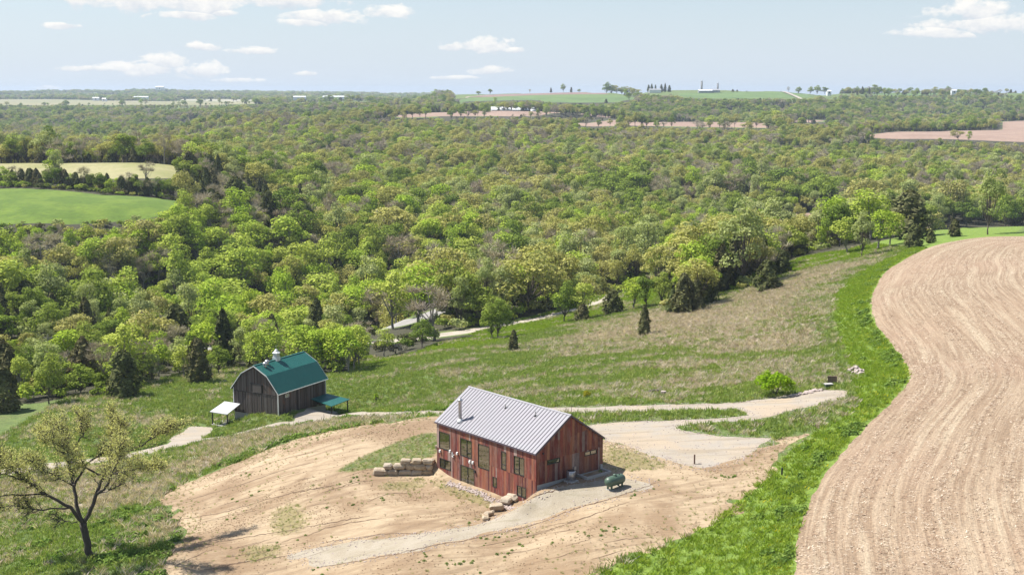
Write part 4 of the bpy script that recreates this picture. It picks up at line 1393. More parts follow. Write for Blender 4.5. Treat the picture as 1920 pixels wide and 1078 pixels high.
def gable(xw, sgn, holes, seam, seed):
    gpoly = [(xw, o_ + .02, -.3), (xw, BW - o_ - .02, -.3)] + [(xw, y - .02 if y > BW / 2 else y + .02, z - .02) for y, z in reversed(prof_b)]
    wl = MB().prism(gpoly, (sgn * .12, 0, 0)).build('gable_wall', m_dark, barn)
    lst = []
    boards(lst, o_, BW - o_, lambda y: -.12 if y < 4.4 else -.42, ptop, (lambda a, b, u, v, t: ((xw - t, a, u), (xw - .001, b, v))) if sgn > 0 else (lambda a, b, u, v, t: ((xw + .001, a, u), (xw + t, b, v))), seam, seed=seed, holes=holes)
    build_boards('wall_boards', lst, m_board, wl)
    return wl


gw_ = gable(o_, 1, [(3.15, 3.32, 2.95, 4.2), (5.0, 5.25, 2.95, 4.2)], 2.86, 3)
gable(BLEN - o_, -1, [], 2.86, 4)
# hay door, rail and dark band on the near gable
hd = MB().box((o_ - .10, 3.34, 2.93), (o_ - .052, 4.98, 4.17)).build('hay_door', m_log, gw_)
me_ = hd.data
hd.data.materials.clear()
hd.data.materials.append(plain('hay_door_boards', (.088, .074, .067), .9, .3, 4))
MB().box((o_ - .13, 2.95, 4.2), (o_ - .06, 5.45, 4.28)).build('door_rail', m_black, gw_)
MB().box((o_ - .09, o_ + .1, 2.80), (o_ - .055, BW - o_ - .1, 2.88)).build('belt_board', m_dark, gw_)
MB().box((o_ - .075, 3.35, -.1), (o_ - .056, 3.43, 2.78)).build('door_track_post', m_black, gw_)

lst = []
wl = MB().box((o_ + .12, o_ + .02, -.3), (BLEN - o_ - .12, o_ + .12, BE + .3)).build('long_wall', m_dark, barn)
HOL = [(2.0, 2.82, 2.25, 2.78), (4.40, 4.80, -.1, 3.0), (9.3, 9.9, -.9, .55)]
boards(lst, o_, BLEN - o_, lambda x: -.2 - .1 * max(0, x - 5), lambda x: BE + .28, lambda a, b, u, v, t: ((a, o_ - t, u), (b, o_ + .019, v)), None, seed=8, holes=HOL)
build_boards('wall_boards', lst, m_board, wl)
lst = []
wl2 = MB().box((o_ + .12, BW - o_ - .12, -1.5), (BLEN - o_ - .12, BW - o_ - .02, BE + .3)).build('long_wall', m_dark, barn)
boards(lst, o_, BLEN - o_, lambda x: -.4, lambda x: BE + .28, lambda a, b, u, v, t: ((a, BW - o_ - .019, u), (b, BW - o_ + t, v)), None, seed=9)
build_boards('wall_boards', lst, m_board, wl2)
f_ = MB().box((o_ + .02, o_ + .05, -2.6), (BLEN - o_ - .02, BW - o_ - .03, -.44))
f_.build('foundation', m_conc2, barn)
wn = MB()
for a0, a1, u, v in ((2.0, 2.06, 2.25, 2.78), (2.76, 2.82, 2.25, 2.78), (2.06, 2.76, 2.25, 2.31), (2.06, 2.76, 2.72, 2.78), (2.38, 2.44, 2.31, 2.72), (2.06, 2.38, 2.48, 2.53), (2.44, 2.76, 2.48, 2.53)):
    wn.box((a0, o_ - .05, u), (a1, o_ + .018, v))
wn = wn.build('window', m_white, barn)
for a0 in (2.06, 2.44):
    for u, v in ((2.31, 2.48), (2.53, 2.72)):
        MB().box((a0 + .004, o_ - .02, u + .004), (a0 + .316, o_ - .008, v - .004)).build('pane', m_glass, wn)
MB().box((4.42, o_ - .012, -.08), (4.78, o_ + .016, 2.98)).build('door_opening', m_dark, wl)
MB().box((2.4, o_ - .14, 2.98), (6.9, o_ - .06, 3.06)).build('sliding_door_rail', m_black, wl)
# corner boards in white
for x_, y_ in ((o_ - .07, o_ - .07), (BLEN - o_ - .06, o_ - .07), (o_ - .07, BW - o_ - .06)):
    MB().box((x_, y_, -.25 if y_ < 1 else -.4), (x_ + .13, y_ + .13, BE + .1)).build('corner_board', m_white, barn)

# gambrel roof: one slope after another, each with raised ribs
RO = [(0.0, BE), (BK, BKZ), (BW / 2, BR), (BW - BK, BKZ), (BW, BE)]
broof = MB()
for (y0, z0), (y1, z1) in zip(RO, RO[1:]):
    broof.prism([(.02, y0, z0 - .10), (.02, y1, z1 - .10), (.02, y1, z1 - .035), (.02, y0, z0 - .035)], (BLEN - .04, 0, 0))
broof = broof.build('roof', m_green, barn)
for (y0, z0), (y1, z1) in zip(RO, RO[1:]):
    L_ = math.hypot(y1 - y0, z1 - z0)
    an = math.atan2(z1 - z0, y1 - y0)
    sh = MB().box((0, -.04 if z0 < z1 and z0 < 4 else 0.0, 0), (BLEN, L_ + (.04 if z1 < 4 else 0.0), .012))
    n_ = 52
    for i in range(n_):
        x_ = BLEN * (i + .5) / n_
        sh.box((x_ - .015, .002, .012), (x_ + .015, L_ - .002, .034))
    o = sh.build('roof_slope', m_green, broof)
    o.location = (0, y0, z0 - .03)
    o.rotation_euler = (an, 0, 0)
MB().box((-.02, BW / 2 - .14, BR - .03), (BLEN + .02, BW / 2 + .14, BR + .02)).build('ridge_cap', m_green, broof)
for xg in (-.05, BLEN + .002):
    for (y0, z0), (y1, z1) in zip(RO, RO[1:]):
        MB().prism([(xg, y0, z0 + .0), (xg, y1, z1 + .0), (xg, y1, z1 - .16), (xg, y0, z0 - .16)], (.048, 0, 0)).build('gable_trim', m_white, broof)
for y_ in (-.085, BW + .045):
    MB().box((0, y_, BE - .15), (BLEN, y_ + .04, BE - .03)).build('eave_trim', m_white, broof)
# soffit boards close the eaves
for y0, y1 in ((-.04, o_ + .02), (BW - o_ - .02, BW + .04)):
    MB().box((.03, y0, BE - .13), (BLEN - .03, y1, BE - .105)).build('soffit', m_log, broof)

# cupola and vents
cx_ = 5.3
cu = MB().box((cx_ - .42, BW / 2 - .42, BR - .35), (cx_ + .42, BW / 2 + .42, BR + .42)).build('cupola', m_white, barn)
MB().box((cx_ - .34, BW / 2 - .34, BR + .42), (cx_ + .34, BW / 2 + .34, BR + .95)).build('louver_box', m_white, cu)
for k_ in range(4):
    mb = MB()
    for j in range(4):
        mb.box((-.24, -.36, BR + .50 + .10 * j), (.24, -.342, BR + .54 + .10 * j))
    o = mb.build('louver', m_steel, cu)
    o.location = (cx_, BW / 2, 0)
    o.rotation_euler = (0, 0, k_ * math.pi / 2)
MB().lathe([(.60, BR + .95), (.62, BR + 1.0), (.34, BR + 1.2), (.20, BR + 1.45), (.03, BR + 1.6)], 8, (cx_, BW / 2, 0)).build('cupola_roof', m_white, cu)
MB().tube([(cx_, BW / 2, BR + 1.55), (cx_, BW / 2, BR + 2.2)], [.03, .02], 6).box((cx_ - .25, BW / 2 - .02, BR + 1.95), (cx_ + .3, BW / 2 + .02, BR + 2.02)).build('weather_vane', m_steel, cu)
for x_, y_ in ((1.75, BW / 2 - .75), (2.6, BW / 2 - .45)):
    z_ = BR - abs(y_ - BW / 2) / (BW / 2 - BK) * (BR - BKZ)
    v_ = MB().lathe([(.22, -.15), (.22, .22), (.20, .24)], 12).build('roof_vent', m_steel, barn, True, loc=(x_, y_, z_))
    MB().lathe([(.20, .20), (.34, .30), (.38, .45), (.33, .60), (.15, .70), (.03, .72)], 14).build('turbine_head', m_steel, v_, True)

# canopies: white one over the gable door, green one at the far end
cn = MB().prism([(.15, 7.35, .82), (.15, 10.4, .82), (-3.15, 10.4, -.02), (-3.15, 7.05, -.02)], (0, 0, .10)).build('canopy', plain('pale_canopy_metal', (.46, .46, .48), .5), barn)
for q in ((-2.95, 7.25), (-2.95, 10.1)):
    MB().box((q[0] - .07, q[1] - .07, -2.2), (q[0] + .07, q[1] + .07, -.03)).build('post', m_black, cn)
MB().box((-3.2, 7.1, -2.3), (.1, 10.4, -1.83)).build('slab', m_conc, cn)
cn = MB().prism([(8.0, o_ - .02, .72), (12.0, o_ - .02, .72), (12.7, -3.6, .12), (7.7, -3.8, .12)], (0, 0, .09)).build('canopy', m_green, barn)
for q in ((8.1, -3.5), (12.3, -3.4)):
    MB().box((q[0] - .07, q[1] - .07, -2.4), (q[0] + .07, q[1] + .07, .11)).build('post', m_black, cn)
rb = MB()
for i in range(12):
    t = (i + .5) / 12
    a = Vector((8.0 + 4.0 * t, o_ - .02, .812))
    b = Vector((7.7 + 5.0 * t, -3.8 + .2 * t, .212))
    rb.tube([a, b], [.025, .025], 4)
rb.build('roof_rib', m_green, cn)

# poles by the valley road
m_pole = plain('grey_pole_wood', (.27, .24, .21), .9, .2, 5)
for px, py, h_, lb in ((811, 627, 7.4, 'grey wooden utility pole where the farm lane meets the road'), (93, 690, 7.0, 'grey wooden utility pole by the road at the left edge')):
    x, y, z = gp(px, py)
    up = thing('utility_pole', lb, 'utility pole', (x, y, z))
    MB().tube([(0, 0, -.5), (0, 0, h_)], [.16, .11], 8).build('pole', m_pole, up)
    MB().box((-.9, -.06, h_ - .75), (.9, .06, h_ - .60)).build('crossarm', m_pole, up)
    for q in (-.75, .75):
        MB().lathe([(.04, 0), (.05, .08), (.02, .14)], 6).build('insulator', m_white, up, loc=(q, 0, h_ - .6))
# ------------------------------------------------------------------ foliage and bark materials
def leaf_mat(name, stops, trans=0.28, rough=0.75, patch=0.5):
    m, nt = new_mat(name)
    rnd = nt.orand()
    c = nt.ramp(rnd, stops)
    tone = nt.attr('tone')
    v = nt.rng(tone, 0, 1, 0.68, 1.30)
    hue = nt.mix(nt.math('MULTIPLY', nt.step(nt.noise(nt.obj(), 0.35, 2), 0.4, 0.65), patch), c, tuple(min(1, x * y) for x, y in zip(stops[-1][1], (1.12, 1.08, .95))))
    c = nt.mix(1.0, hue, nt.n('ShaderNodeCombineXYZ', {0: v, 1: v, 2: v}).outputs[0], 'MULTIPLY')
    d = nt.n('ShaderNodeBsdfDiffuse', {'Color': c})
    t = nt.n('ShaderNodeBsdfTranslucent', {'Color': nt.mix(1.0, c, (1.15, 1.2, 0.7), 'MULTIPLY')})
    g = nt.n('ShaderNodeBsdfGlossy', {'Color': (.5, .5, .5), 'Roughness': .5}) if False else None
    ms = nt.n('ShaderNodeMixShader', {0: trans, 1: d.outputs[0], 2: t.outputs[0]})
    o = nt.n('ShaderNodeOutputMaterial')
    nt.t.links.new(ms.outputs[0], o.inputs[0])
    return m


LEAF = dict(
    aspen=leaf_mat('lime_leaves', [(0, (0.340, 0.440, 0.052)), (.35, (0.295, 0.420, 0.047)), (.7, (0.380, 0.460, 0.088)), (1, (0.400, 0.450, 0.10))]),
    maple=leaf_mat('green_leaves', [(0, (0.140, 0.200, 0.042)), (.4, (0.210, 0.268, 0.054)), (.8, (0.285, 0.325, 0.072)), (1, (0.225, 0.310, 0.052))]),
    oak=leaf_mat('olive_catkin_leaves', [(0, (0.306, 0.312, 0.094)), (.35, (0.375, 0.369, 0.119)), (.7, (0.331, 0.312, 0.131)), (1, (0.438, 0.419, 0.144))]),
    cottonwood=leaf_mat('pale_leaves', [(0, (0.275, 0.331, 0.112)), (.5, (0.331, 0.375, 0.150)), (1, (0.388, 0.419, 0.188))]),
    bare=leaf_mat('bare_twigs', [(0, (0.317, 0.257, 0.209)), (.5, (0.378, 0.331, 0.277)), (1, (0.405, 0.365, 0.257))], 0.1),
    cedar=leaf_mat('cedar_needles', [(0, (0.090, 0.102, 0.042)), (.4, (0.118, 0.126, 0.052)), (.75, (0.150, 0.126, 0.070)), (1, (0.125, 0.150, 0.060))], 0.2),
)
m_bark = plain('grey_brown_bark', (0.105, 0.085, 0.070), 0.95, 0.3, 2.5)
m_bark_pale = plain('pale_bark', (0.24, 0.22, 0.19), 0.95, 0.3, 2.5)
BARK = dict(aspen=m_bark_pale, maple=m_bark, oak=m_bark, cottonwood=m_bark, bare=m_bark_pale, cedar=m_bark)


def quads(C, N, size, r, stretch=1.0):
    """leaf clusters: one crooked quad for each centre, facing N"""
    n = len(C)
    N = N / (np.linalg.norm(N, axis=1, keepdims=True) + 1e-9)
    A = np.cross(N, r.normal(size=(n, 3)))
    A /= np.linalg.norm(A, axis=1, keepdims=True) + 1e-9
    B = np.cross(N, A)
    s = (size * r.uniform(.6, 1.35, n))[:, None] / 2
    V = np.stack([C + A * s * stretch + B * s * r.uniform(-.3, .3, (n, 1)), C + B * s * r.uniform(.7, 1.2, (n, 1)) + N * s * r.uniform(-.3, .3, (n, 1)),
                  C - A * s * stretch * r.uniform(.7, 1.1, (n, 1)) + B * s * r.uniform(-.3, .3, (n, 1)), C - B * s * r.uniform(.7, 1.2, (n, 1)) + N * s * r.uniform(-.3, .3, (n, 1))], 1)
    return V.reshape(-1, 3), np.arange(4 * n).reshape(n, 4)


def unit_dirs(n, r, zmin=-1.0):
    z = r.uniform(zmin, 1, n)
    t = r.uniform(0, 2 * np.pi, n)
    q = np.sqrt(1 - z * z)
    return np.stack([q * np.cos(t), q * np.sin(t), z], 1)


SPEC = dict(  # height, crown radius, crown base, lobes, lobe size, leaf size, leaves
    aspen=(13.0, 2.7, 2.0, 15, .50, .43, 1450), maple=(13.5, 4.1, 1.6, 20, .40, .49, 2350), oak=(13.0, 5.0, 2.4, 22, .34, .46, 2000),
    cottonwood=(16.0, 4.2, 2.0, 22, .36, .42, 2100), bare=(12.0, 3.6, 3.0, 14, .40, .8, 900), cedar=(8.0, 2.1, .3, 0, 0, .44, 1450))


def make_tree(sp, seed):
    """crown (V, F, tone) and trunk MB of one tree, standing at the origin"""
    r = np.random.default_rng(seed)
    H, RC, ZB, NL, LS, lf, NQ = SPEC[sp]
    tr = MB()
    if sp == 'cedar':
        fat = r.uniform(.8, 1.25)
        ph, ph2 = r.uniform(0, 6.3, 2)
        u = r.uniform(0, 1, NQ) ** 1.25
        t = r.uniform(0, 2 * np.pi, NQ)
        ang = 1 + .22 * np.sin(3 * t + ph + 5 * u) + .16 * np.sin(5 * t + ph2 - 11 * u)
        rad = RC * fat * (1 - u) ** (.34 + .34 * r.random()) * (np.minimum(1, u * 4 + .5)) * ang * r.uniform(.45, 1.0, NQ) ** .5
        C = np.stack([rad * np.cos(t), rad * np.sin(t), ZB + (H - ZB) * u + r.normal(0, .12, NQ)], 1)
        N = np.stack([np.cos(t), np.sin(t), np.full(NQ, .55)], 1) + r.normal(0, .45, (NQ, 3))
        V, F = quads(C, N, lf, r, 1.5)
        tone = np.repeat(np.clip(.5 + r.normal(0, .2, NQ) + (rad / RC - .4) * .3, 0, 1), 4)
        tr.tube([(0, 0, -.4), (.05, 0, H * .5), (0, .03, H * .93)], [.20, .12, .03], 6)
        for k in range(10):
            a, z = r.uniform(0, 6.28), r.uniform(.4, H * .6)
            l = RC * (1 - z / H) * .8
            tr.tube([(0, 0, z), (l * math.cos(a), l * math.sin(a), z + .25)], [.05, .015], 3, False)
        return V, F, tone, tr
    cz, rz = (ZB + H) / 2 + (.4 if sp != 'aspen' else 0), (H - ZB) / 2
    tilt = r.normal(0, .45, 2)
    sqx, sqy = r.uniform(.82, 1.2, 2)
    D = unit_dirs(NL, r, -.9 if sp in ('aspen', 'cottonwood') else -.6)
    sc = r.uniform(.45, .90, NL)
    egg = np.where(D[:, 2] < 0, 1.0, 1.0)
    if sp in ('maple', 'cottonwood'):
        egg = 1 - .25 * D[:, 2]
    LC = np.stack([D[:, 0] * RC * sqx * sc * egg + tilt[0], D[:, 1] * RC * sqy * sc * egg + tilt[1], cz + D[:, 2] * rz * sc], 1)
    LR = RC * LS * r.uniform(.60, 1.40, NL) * (1.15 if sp == 'aspen' else 1)
    if sp == 'bare':
        n = NQ
        k = r.integers(0, NL, n)
        d = unit_dirs(n, r, -.3)
        S0 = LC[k] + d * (LR[k] * r.uniform(0, .5, n))[:, None]
        ax = d * .7 + np.array([0, 0, .55]) + r.normal(0, .35, (n, 3))
        ax /= np.linalg.norm(ax, axis=1, keepdims=True)
        L = r.uniform(.7, 1.7, n)[:, None]
        sd = np.cross(ax, r.normal(size=(n, 3)))
        sd /= np.linalg.norm(sd, axis=1, keepdims=True)
        wv = .045
        V = np.stack([S0 - sd * wv, S0 + sd * wv, S0 + ax * L + sd * wv * .4, S0 + ax * L - sd * wv * .4], 1).reshape(-1, 3)
        F = np.arange(4 * n).reshape(n, 4)
        tone = np.repeat(r.uniform(.2, .9, n), 4)
    else:
        k = r.choice(NL, NQ, p=LR ** 2 / (LR ** 2).sum())
        d = unit_dirs(NQ, r, -.55)
        rr = r.uniform(.35, 1, NQ) ** .45
        C = LC[k] + d * (LR[k] * rr)[:, None] * np.array([1, 1, .85])
        C += r.normal(0, .06, C.shape)
        N = d + np.array([0, 0, .35]) + r.normal(0, .5, (NQ, 3))
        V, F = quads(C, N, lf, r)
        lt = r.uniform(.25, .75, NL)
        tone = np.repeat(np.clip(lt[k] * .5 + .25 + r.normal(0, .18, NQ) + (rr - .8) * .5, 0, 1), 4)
    fork = ZB + r.uniform(0, 1.2)
    tr.tube([(0, 0, -.5), (r.normal(0, .08), r.normal(0, .08), fork * .6), (tilt[0] * .3, tilt[1] * .3, fork), (tilt[0], tilt[1], cz + rz * .45)], [.26, .19, .16, .05], 6)
    for c_ in LC:
        z0 = min(max(fork * r.uniform(.75, 1.1), 1.2) + max(0, c_[2] - cz) * .45, c_[2] - .3)
        p0 = np.array([tilt[0] * z0 / cz, tilt[1] * z0 / cz, z0])
        mid = p0 * .45 + c_ * .55 + np.array([0, 0, -.35]) + r.normal(0, .25, 3)
        tr.tube([p0, mid, c_ + np.array([0, 0, .4])], [.10, .065, .02], 4, False)
    return V, F, tone, tr


PROTO, ORDER = {}, []
WOOD = bpy.data.collections.new('woodland_kinds')            # sources for the far woodland, not placed themselves
for sp, nv in (('aspen', 6), ('maple', 6), ('oak', 6), ('cottonwood', 4), ('bare', 4), ('cedar', 5)):
    PROTO[sp] = []
    for v in range(nv):
        V, F, tone, tr = make_tree(sp, 100 + 17 * v + len(ORDER))
        cm = mesh_np('crown', V, F, LEAF[sp], {'tone': tone}, smooth=False)
        tm = tr.mesh('trunk', BARK[sp])
        PROTO[sp].append((cm, tm))
        TV, TF = np.array(tr.v), [f if len(f) == 4 else None for f in tr.f]
        TF = np.array([f for f in TF if f]) + len(V)
        whole = mesh_np('whole_tree', np.concatenate([V, TV]), np.concatenate([F, TF]), LEAF[sp], {'tone': np.concatenate([tone, np.full(len(TV), .5)])}, smooth=False)
        whole.materials.append(BARK[sp])
        mi = np.zeros(len(F) + len(TF), np.int32)
        mi[len(F):] = 1
        whole.polygons.foreach_set('material_index', mi)
        o = bpy.data.objects.new('k%02d' % len(ORDER), whole)
        WOOD.objects.link(o)
        ORDER.append((sp, v))


def scatter(name, P, rot, scl, pick, coll, kind='stuff'):
    """one object: copies of a collection's members standing on points"""
    me = bpy.data.meshes.new(name)
    n = len(P)
    me.vertices.add(n)
    me.vertices.foreach_set('co', np.asarray(P, np.float32).ravel())
    for an, ty, v, key in (('rot', 'FLOAT_VECTOR', rot, 'vector'), ('scl', 'FLOAT_VECTOR', scl, 'vector'), ('pick', 'INT', pick, 'value')):
        a = me.attributes.new(an, ty, 'POINT')
        a.data.foreach_set(key, np.ascontiguousarray(v, np.int32 if ty == 'INT' else np.float32).ravel())
    me.update()
    o = link(name, me, kind=kind)
    ng = bpy.data.node_groups.new(name, 'GeometryNodeTree')
    ng.interface.new_socket('Geometry', in_out='INPUT', socket_type='NodeSocketGeometry')
    ng.interface.new_socket('Geometry', in_out='OUTPUT', socket_type='NodeSocketGeometry')
    g = NT(ng)
    gi = g.n('NodeGroupInput')
    ci = g.n('GeometryNodeCollectionInfo', {'Separate Children': True, 'Reset Children': True})
    ci.inputs['Collection'].default_value = coll

    def na(nm, ty):
        return g.n('GeometryNodeInputNamedAttribute', {'Name': nm}, data_type=ty).outputs[0]
    ip = g.n('GeometryNodeInstanceOnPoints', {'Points': gi.outputs[0], 'Instance': ci.outputs[0], 'Pick Instance': True, 'Instance Index': na('pick', 'INT'), 'Scale': na('scl', 'FLOAT_VECTOR')})
    er = g.n('FunctionNodeEulerToRotation', {0: na('rot', 'FLOAT_VECTOR')})
    ng.links.new(er.outputs[0], ip.inputs['Rotation'])
    go = g.n('NodeGroupOutput')
    ng.links.new(ip.outputs[0], go.inputs[0])
    md = o.modifiers.new('scatter', 'NODES')
    md.node_group = ng
    return o


# low bushes that fill the floor of the woods
for i_, (sp, hue) in enumerate((('maple', 0), ('aspen', 1), ('cottonwood', 2), ('cedar', 3), ('oak', 4))):
    r_ = np.random.default_rng(900 + i_)
    nq = 230
    d_ = unit_dirs(nq, r_, -.1)
    lob = r_.normal(0, .55, (7, 3)) * np.array([1, 1, .25]) + np.array([0, 0, .75])
    C_ = lob[r_.integers(0, 7, nq)] + d_ * r_.uniform(.5, .8, (nq, 1))
    V_, F_ = quads(C_, d_ + r_.normal(0, .4, (nq, 3)), .38, r_)
    o = bpy.data.objects.new('u%02d' % i_, mesh_np('bush', V_, F_, LEAF[sp], {'tone': np.repeat(r_.uniform(.2, .8, nq), 4)}, smooth=False))
    globals().setdefault('BUSH', bpy.data.collections.new('bush_kinds')).objects.link(o)

# ------------------------------------------------------------------ single trees named one by one
def plant(sp, v, x, y, z, s, rz, label, group=None, sxy=1.0, name=None):
    cm, tm = PROTO[sp][v % len(PROTO[sp])]
    t = thing(name or sp + '_tree', label, 'tree', (x, y, z), rz, group)
    t.scale = (s * sxy, s * sxy, s)
    link('trunk', tm, t)
    link('crown', cm, t)
    return t


NAMED = [  # kind, foot px, foot py, height px, width factor, label
    ('aspen', 720, 668, 56, 1.0, 'small lime tree at the left end of the bright grass by the lane'), ('maple', 791, 651, 52, 1.15, 'small round lime green tree close to the utility pole'),
    ('maple', 922, 636, 66, .9, 'left of the two joined lime trees on the lane verge'), ('maple', 933, 634, 72, .95, 'right of the two joined lime trees on the lane verge'),
    ('cedar', 963, 659, 40, 1.1, 'lone olive cedar bush in the dry meadow below the lane trees'), ('maple', 1058, 604, 76, .9, 'rusty olive round tree left of the pair where the lane rises'),
    ('aspen', 1089, 600, 72, 1.15, 'bright lime tree right of the pair where the lane rises'), ('cedar', 1092, 602, 32, 1.5, 'dark low cedar at the foot of the bright lime tree'),
    ('cedar', 1148, 588, 44, 1.55, 'broad dark cedar just below the upper end of the lane'), ('aspen', 1188, 580, 64, 1.3, 'leftmost lime tree of the thicket beside the broad dark cedar'),
    ('maple', 1212, 578, 62, .95, 'second lime tree of the thicket beside the broad dark cedar'), ('maple', 1240, 572, 60, .95, 'third lime tree of the thicket, above the small meadow cedar'),
    ('cedar', 1208, 629, 56, .9, 'small dark cedar standing alone in the dry meadow'), ('aspen', 1302, 574, 88, 1.5, 'bright lime tree rising among the dark meadow cedars'),
    ('aspen', 1322, 560, 80, 1.2, 'lime tree behind the bright one among the dark meadow cedars'),
    ('cedar', 1262, 588, 46, 1.3, 'low dark cedar at the left end of the meadow cedar clump'), ('cedar', 1282, 588, 74, 1.0, 'tallest dark cedar in the middle of the meadow clump'), ('cedar', 1306, 584, 60, 1.15, 'dark cedar right of centre in the meadow clump'),
    ('cedar', 1326, 572, 66, 1.0, 'rightmost dark cedar of the meadow clump'),
    ('cedar', 1352, 548, 86, 1.0, 'dark cedar at the left of the big cedar group below the green patch'), ('cedar', 1378, 538, 96, 1.0, 'tallest brownish cedar of the big group below the green patch'), ('cedar', 1402, 530, 92, 1.05, 'brown cedar in the big group next to the tallest'),
    ('cedar', 1424, 522, 80, 1.0, 'dark cedar at the right of the big group below the green patch'), ('cedar', 1438, 546, 58, 1.35, 'conical cedar standing clear at the tip of the dry grass'), ('cedar', 1466, 514, 44, 1.35, 'round dark cedar uphill of the conical clear cedar'),
    ('oak', 1487, 480, 74, 1.0, 'pale flowering oak at the left end of the green patch'), ('maple', 1548, 462, 66, .9, 'green tree behind the green patch left of the multi stemmed tree'),
    ('aspen', 1587, 474, 66, 1.35, 'yellow green tree standing on the green patch'), ('cottonwood', 1616, 482, 88, .85, 'multi stemmed lime tree at the end of the dry grass strip'), ('aspen', 1646, 468, 76, 1.25, 'lime tree right of the multi stemmed tree'),
    ('aspen', 1668, 460, 64, 1.2, 'thin lime tree at the right end of the multi stemmed group'), ('cedar', 1704, 446, 84, 1.55, 'huge dark round cedar above the green grass'), ('cedar', 1672, 440, 66, 1.3, 'dark cedar joined to the left of the huge round cedar'),
    ('oak', 1628, 428, 92, 1.15, 'big pale flowering oak behind the lime trees'), ('cedar', 1714, 464, 42, 1.4, 'small brown cedar on the grass below the huge cedar'), ('cedar', 1745, 456, 24, 1.3, 'tiny cedar right of the small brown cedar'),
    ('cedar', 1790, 444, 32, 1.6, 'low brown cedar by the far edge of the crop field'), ('oak', 1776, 415, 82, 1.1, 'gnarled pale oak beyond the far edge of the crop field'), ('cottonwood', 1852, 440, 122, .80, 'tall vase shaped tree at the crest of the crop field'),
    ('maple', 1885, 425, 60, 1.1, 'low green tree right of the tall vase shaped tree'), ('maple', 1812, 425, 50, 1.2, 'low round tree left of the tall vase shaped tree'),
    ('cedar', 233, 744, 86, 1.2, 'big dark cedar standing forward on the grass edge left of the barn'), ('maple', 92, 757, 92, .8, 'two stemmed green tree at the left grass edge'), ('cedar', 8, 772, 84, 1.2, 'dark cedar cut by the left border above the meadow'),
    ('aspen', 40, 748, 84, .8, 'thin leaning lime tree in the left corner thicket'), ('aspen', 52, 752, 36, 1.2, 'young lime sapling in the left corner thicket'), ('maple', 152, 740, 58, 1.2, 'leafy yellow green bush left of the big dark cedar'),
    ('bare', 118, 716, 62, 1.0, 'brownish twiggy tree behind the two stemmed green tree'), ('bare', 196, 722, 84, 1.0, 'grey twiggy tree behind the big dark cedar'), ('cedar', 372, 716, 80, 1.0, 'slim dark cedar left of the barn gable'), ('aspen', 345, 706, 62, 1.1, 'small lime tree left of the slim dark cedar'),
    ('aspen', 298, 706, 68, 1.1, 'bright lime tree between the two dark cedars left of the barn'), ('cottonwood', 285, 716, 58, 1.1, 'grey green bushy tree in the thicket left of the barn'), ('cottonwood', 450, 690, 78, .9, 'grey green willow like tree just behind the barn roof'), ('maple', 410, 700, 52, 1.1, 'leafy bush between the slim cedar and the barn'),
]
THICKET = [(478, 700, 84), (500, 694, 88), (520, 702, 80), (540, 692, 90), (560, 700, 84), (578, 690, 88), (590, 700, 84), (606, 697, 82), (618, 690, 88), (632, 698, 86), (645, 692, 88), (654, 699, 84), (664, 693, 86), (672, 686, 80)]
ORD = ['leftmost', 'second', 'third', 'fourth', 'fifth', 'sixth', 'seventh', 'eighth', 'ninth', 'tenth', 'eleventh', 'twelfth', 'thirteenth', 'fourteenth', 'fifteenth', 'sixteenth', 'seventeenth', 'eighteenth', 'nineteenth', 'twentieth', 'twenty first', 'twenty second', 'twenty third', 'twenty fourth', 'twenty fifth', 'twenty sixth', 'twenty seventh', 'twenty eighth', 'twenty ninth', 'thirtieth']
for i, (px, py, hh) in enumerate(THICKET):
    lb = 'slender lime tree in the thicket behind the barn, ' + (ORD[i] + ' of fourteen' if i == 0 else ('rightmost of fourteen' if i == 13 else ORD[i] + ' of fourteen from the left'))
    NAMED.append(('aspen', px, py, hh, 1.0, lb))
single_xy = []
_np = np.array([(q[1], q[2]) for q in NAMED], float)
_ng = onground(_np[:, 0], _np[:, 1])
_nz = height(_ng[:, 0], _ng[:, 1])
rr_ = random.Random(77)
for q, (x, y), z in zip(NAMED, _ng, _nz):
    sp, px, py, hh, wf, lb = q
    Hm = hh * math.hypot(y, z) / FPX * 1.03
    s = Hm / SPEC[sp][0]
    big = sp in ('oak',)
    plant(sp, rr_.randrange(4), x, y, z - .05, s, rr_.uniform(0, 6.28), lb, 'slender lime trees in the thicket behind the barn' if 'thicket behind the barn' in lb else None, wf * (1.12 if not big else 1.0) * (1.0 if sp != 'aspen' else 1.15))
    single_xy.append((x, y))
single_xy = np.array(single_xy)

# ------------------------------------------------------------------ the woods
def ring(d0, d1, step, seed):
    r = np.random.default_rng(seed)
    half = math.tan(0.47) * d1
    X, Y = np.meshgrid(np.arange(-half, half, step), np.arange(d0 * .8, d1, step))
    X = (X + np.where((np.arange(X.shape[0]) % 2)[:, None], step / 2, 0)).ravel()
    Y = Y.ravel()
    X = X + r.uniform(-.42, .42, len(X)) * step
    Y = Y + r.uniform(-.42, .42, len(Y)) * step
    D = np.hypot(X, Y)
    a = np.arctan2(X, Y)
    k = (D >= d0) & (D < d1) & (np.abs(a) < .46)
    return X[k], Y[k]


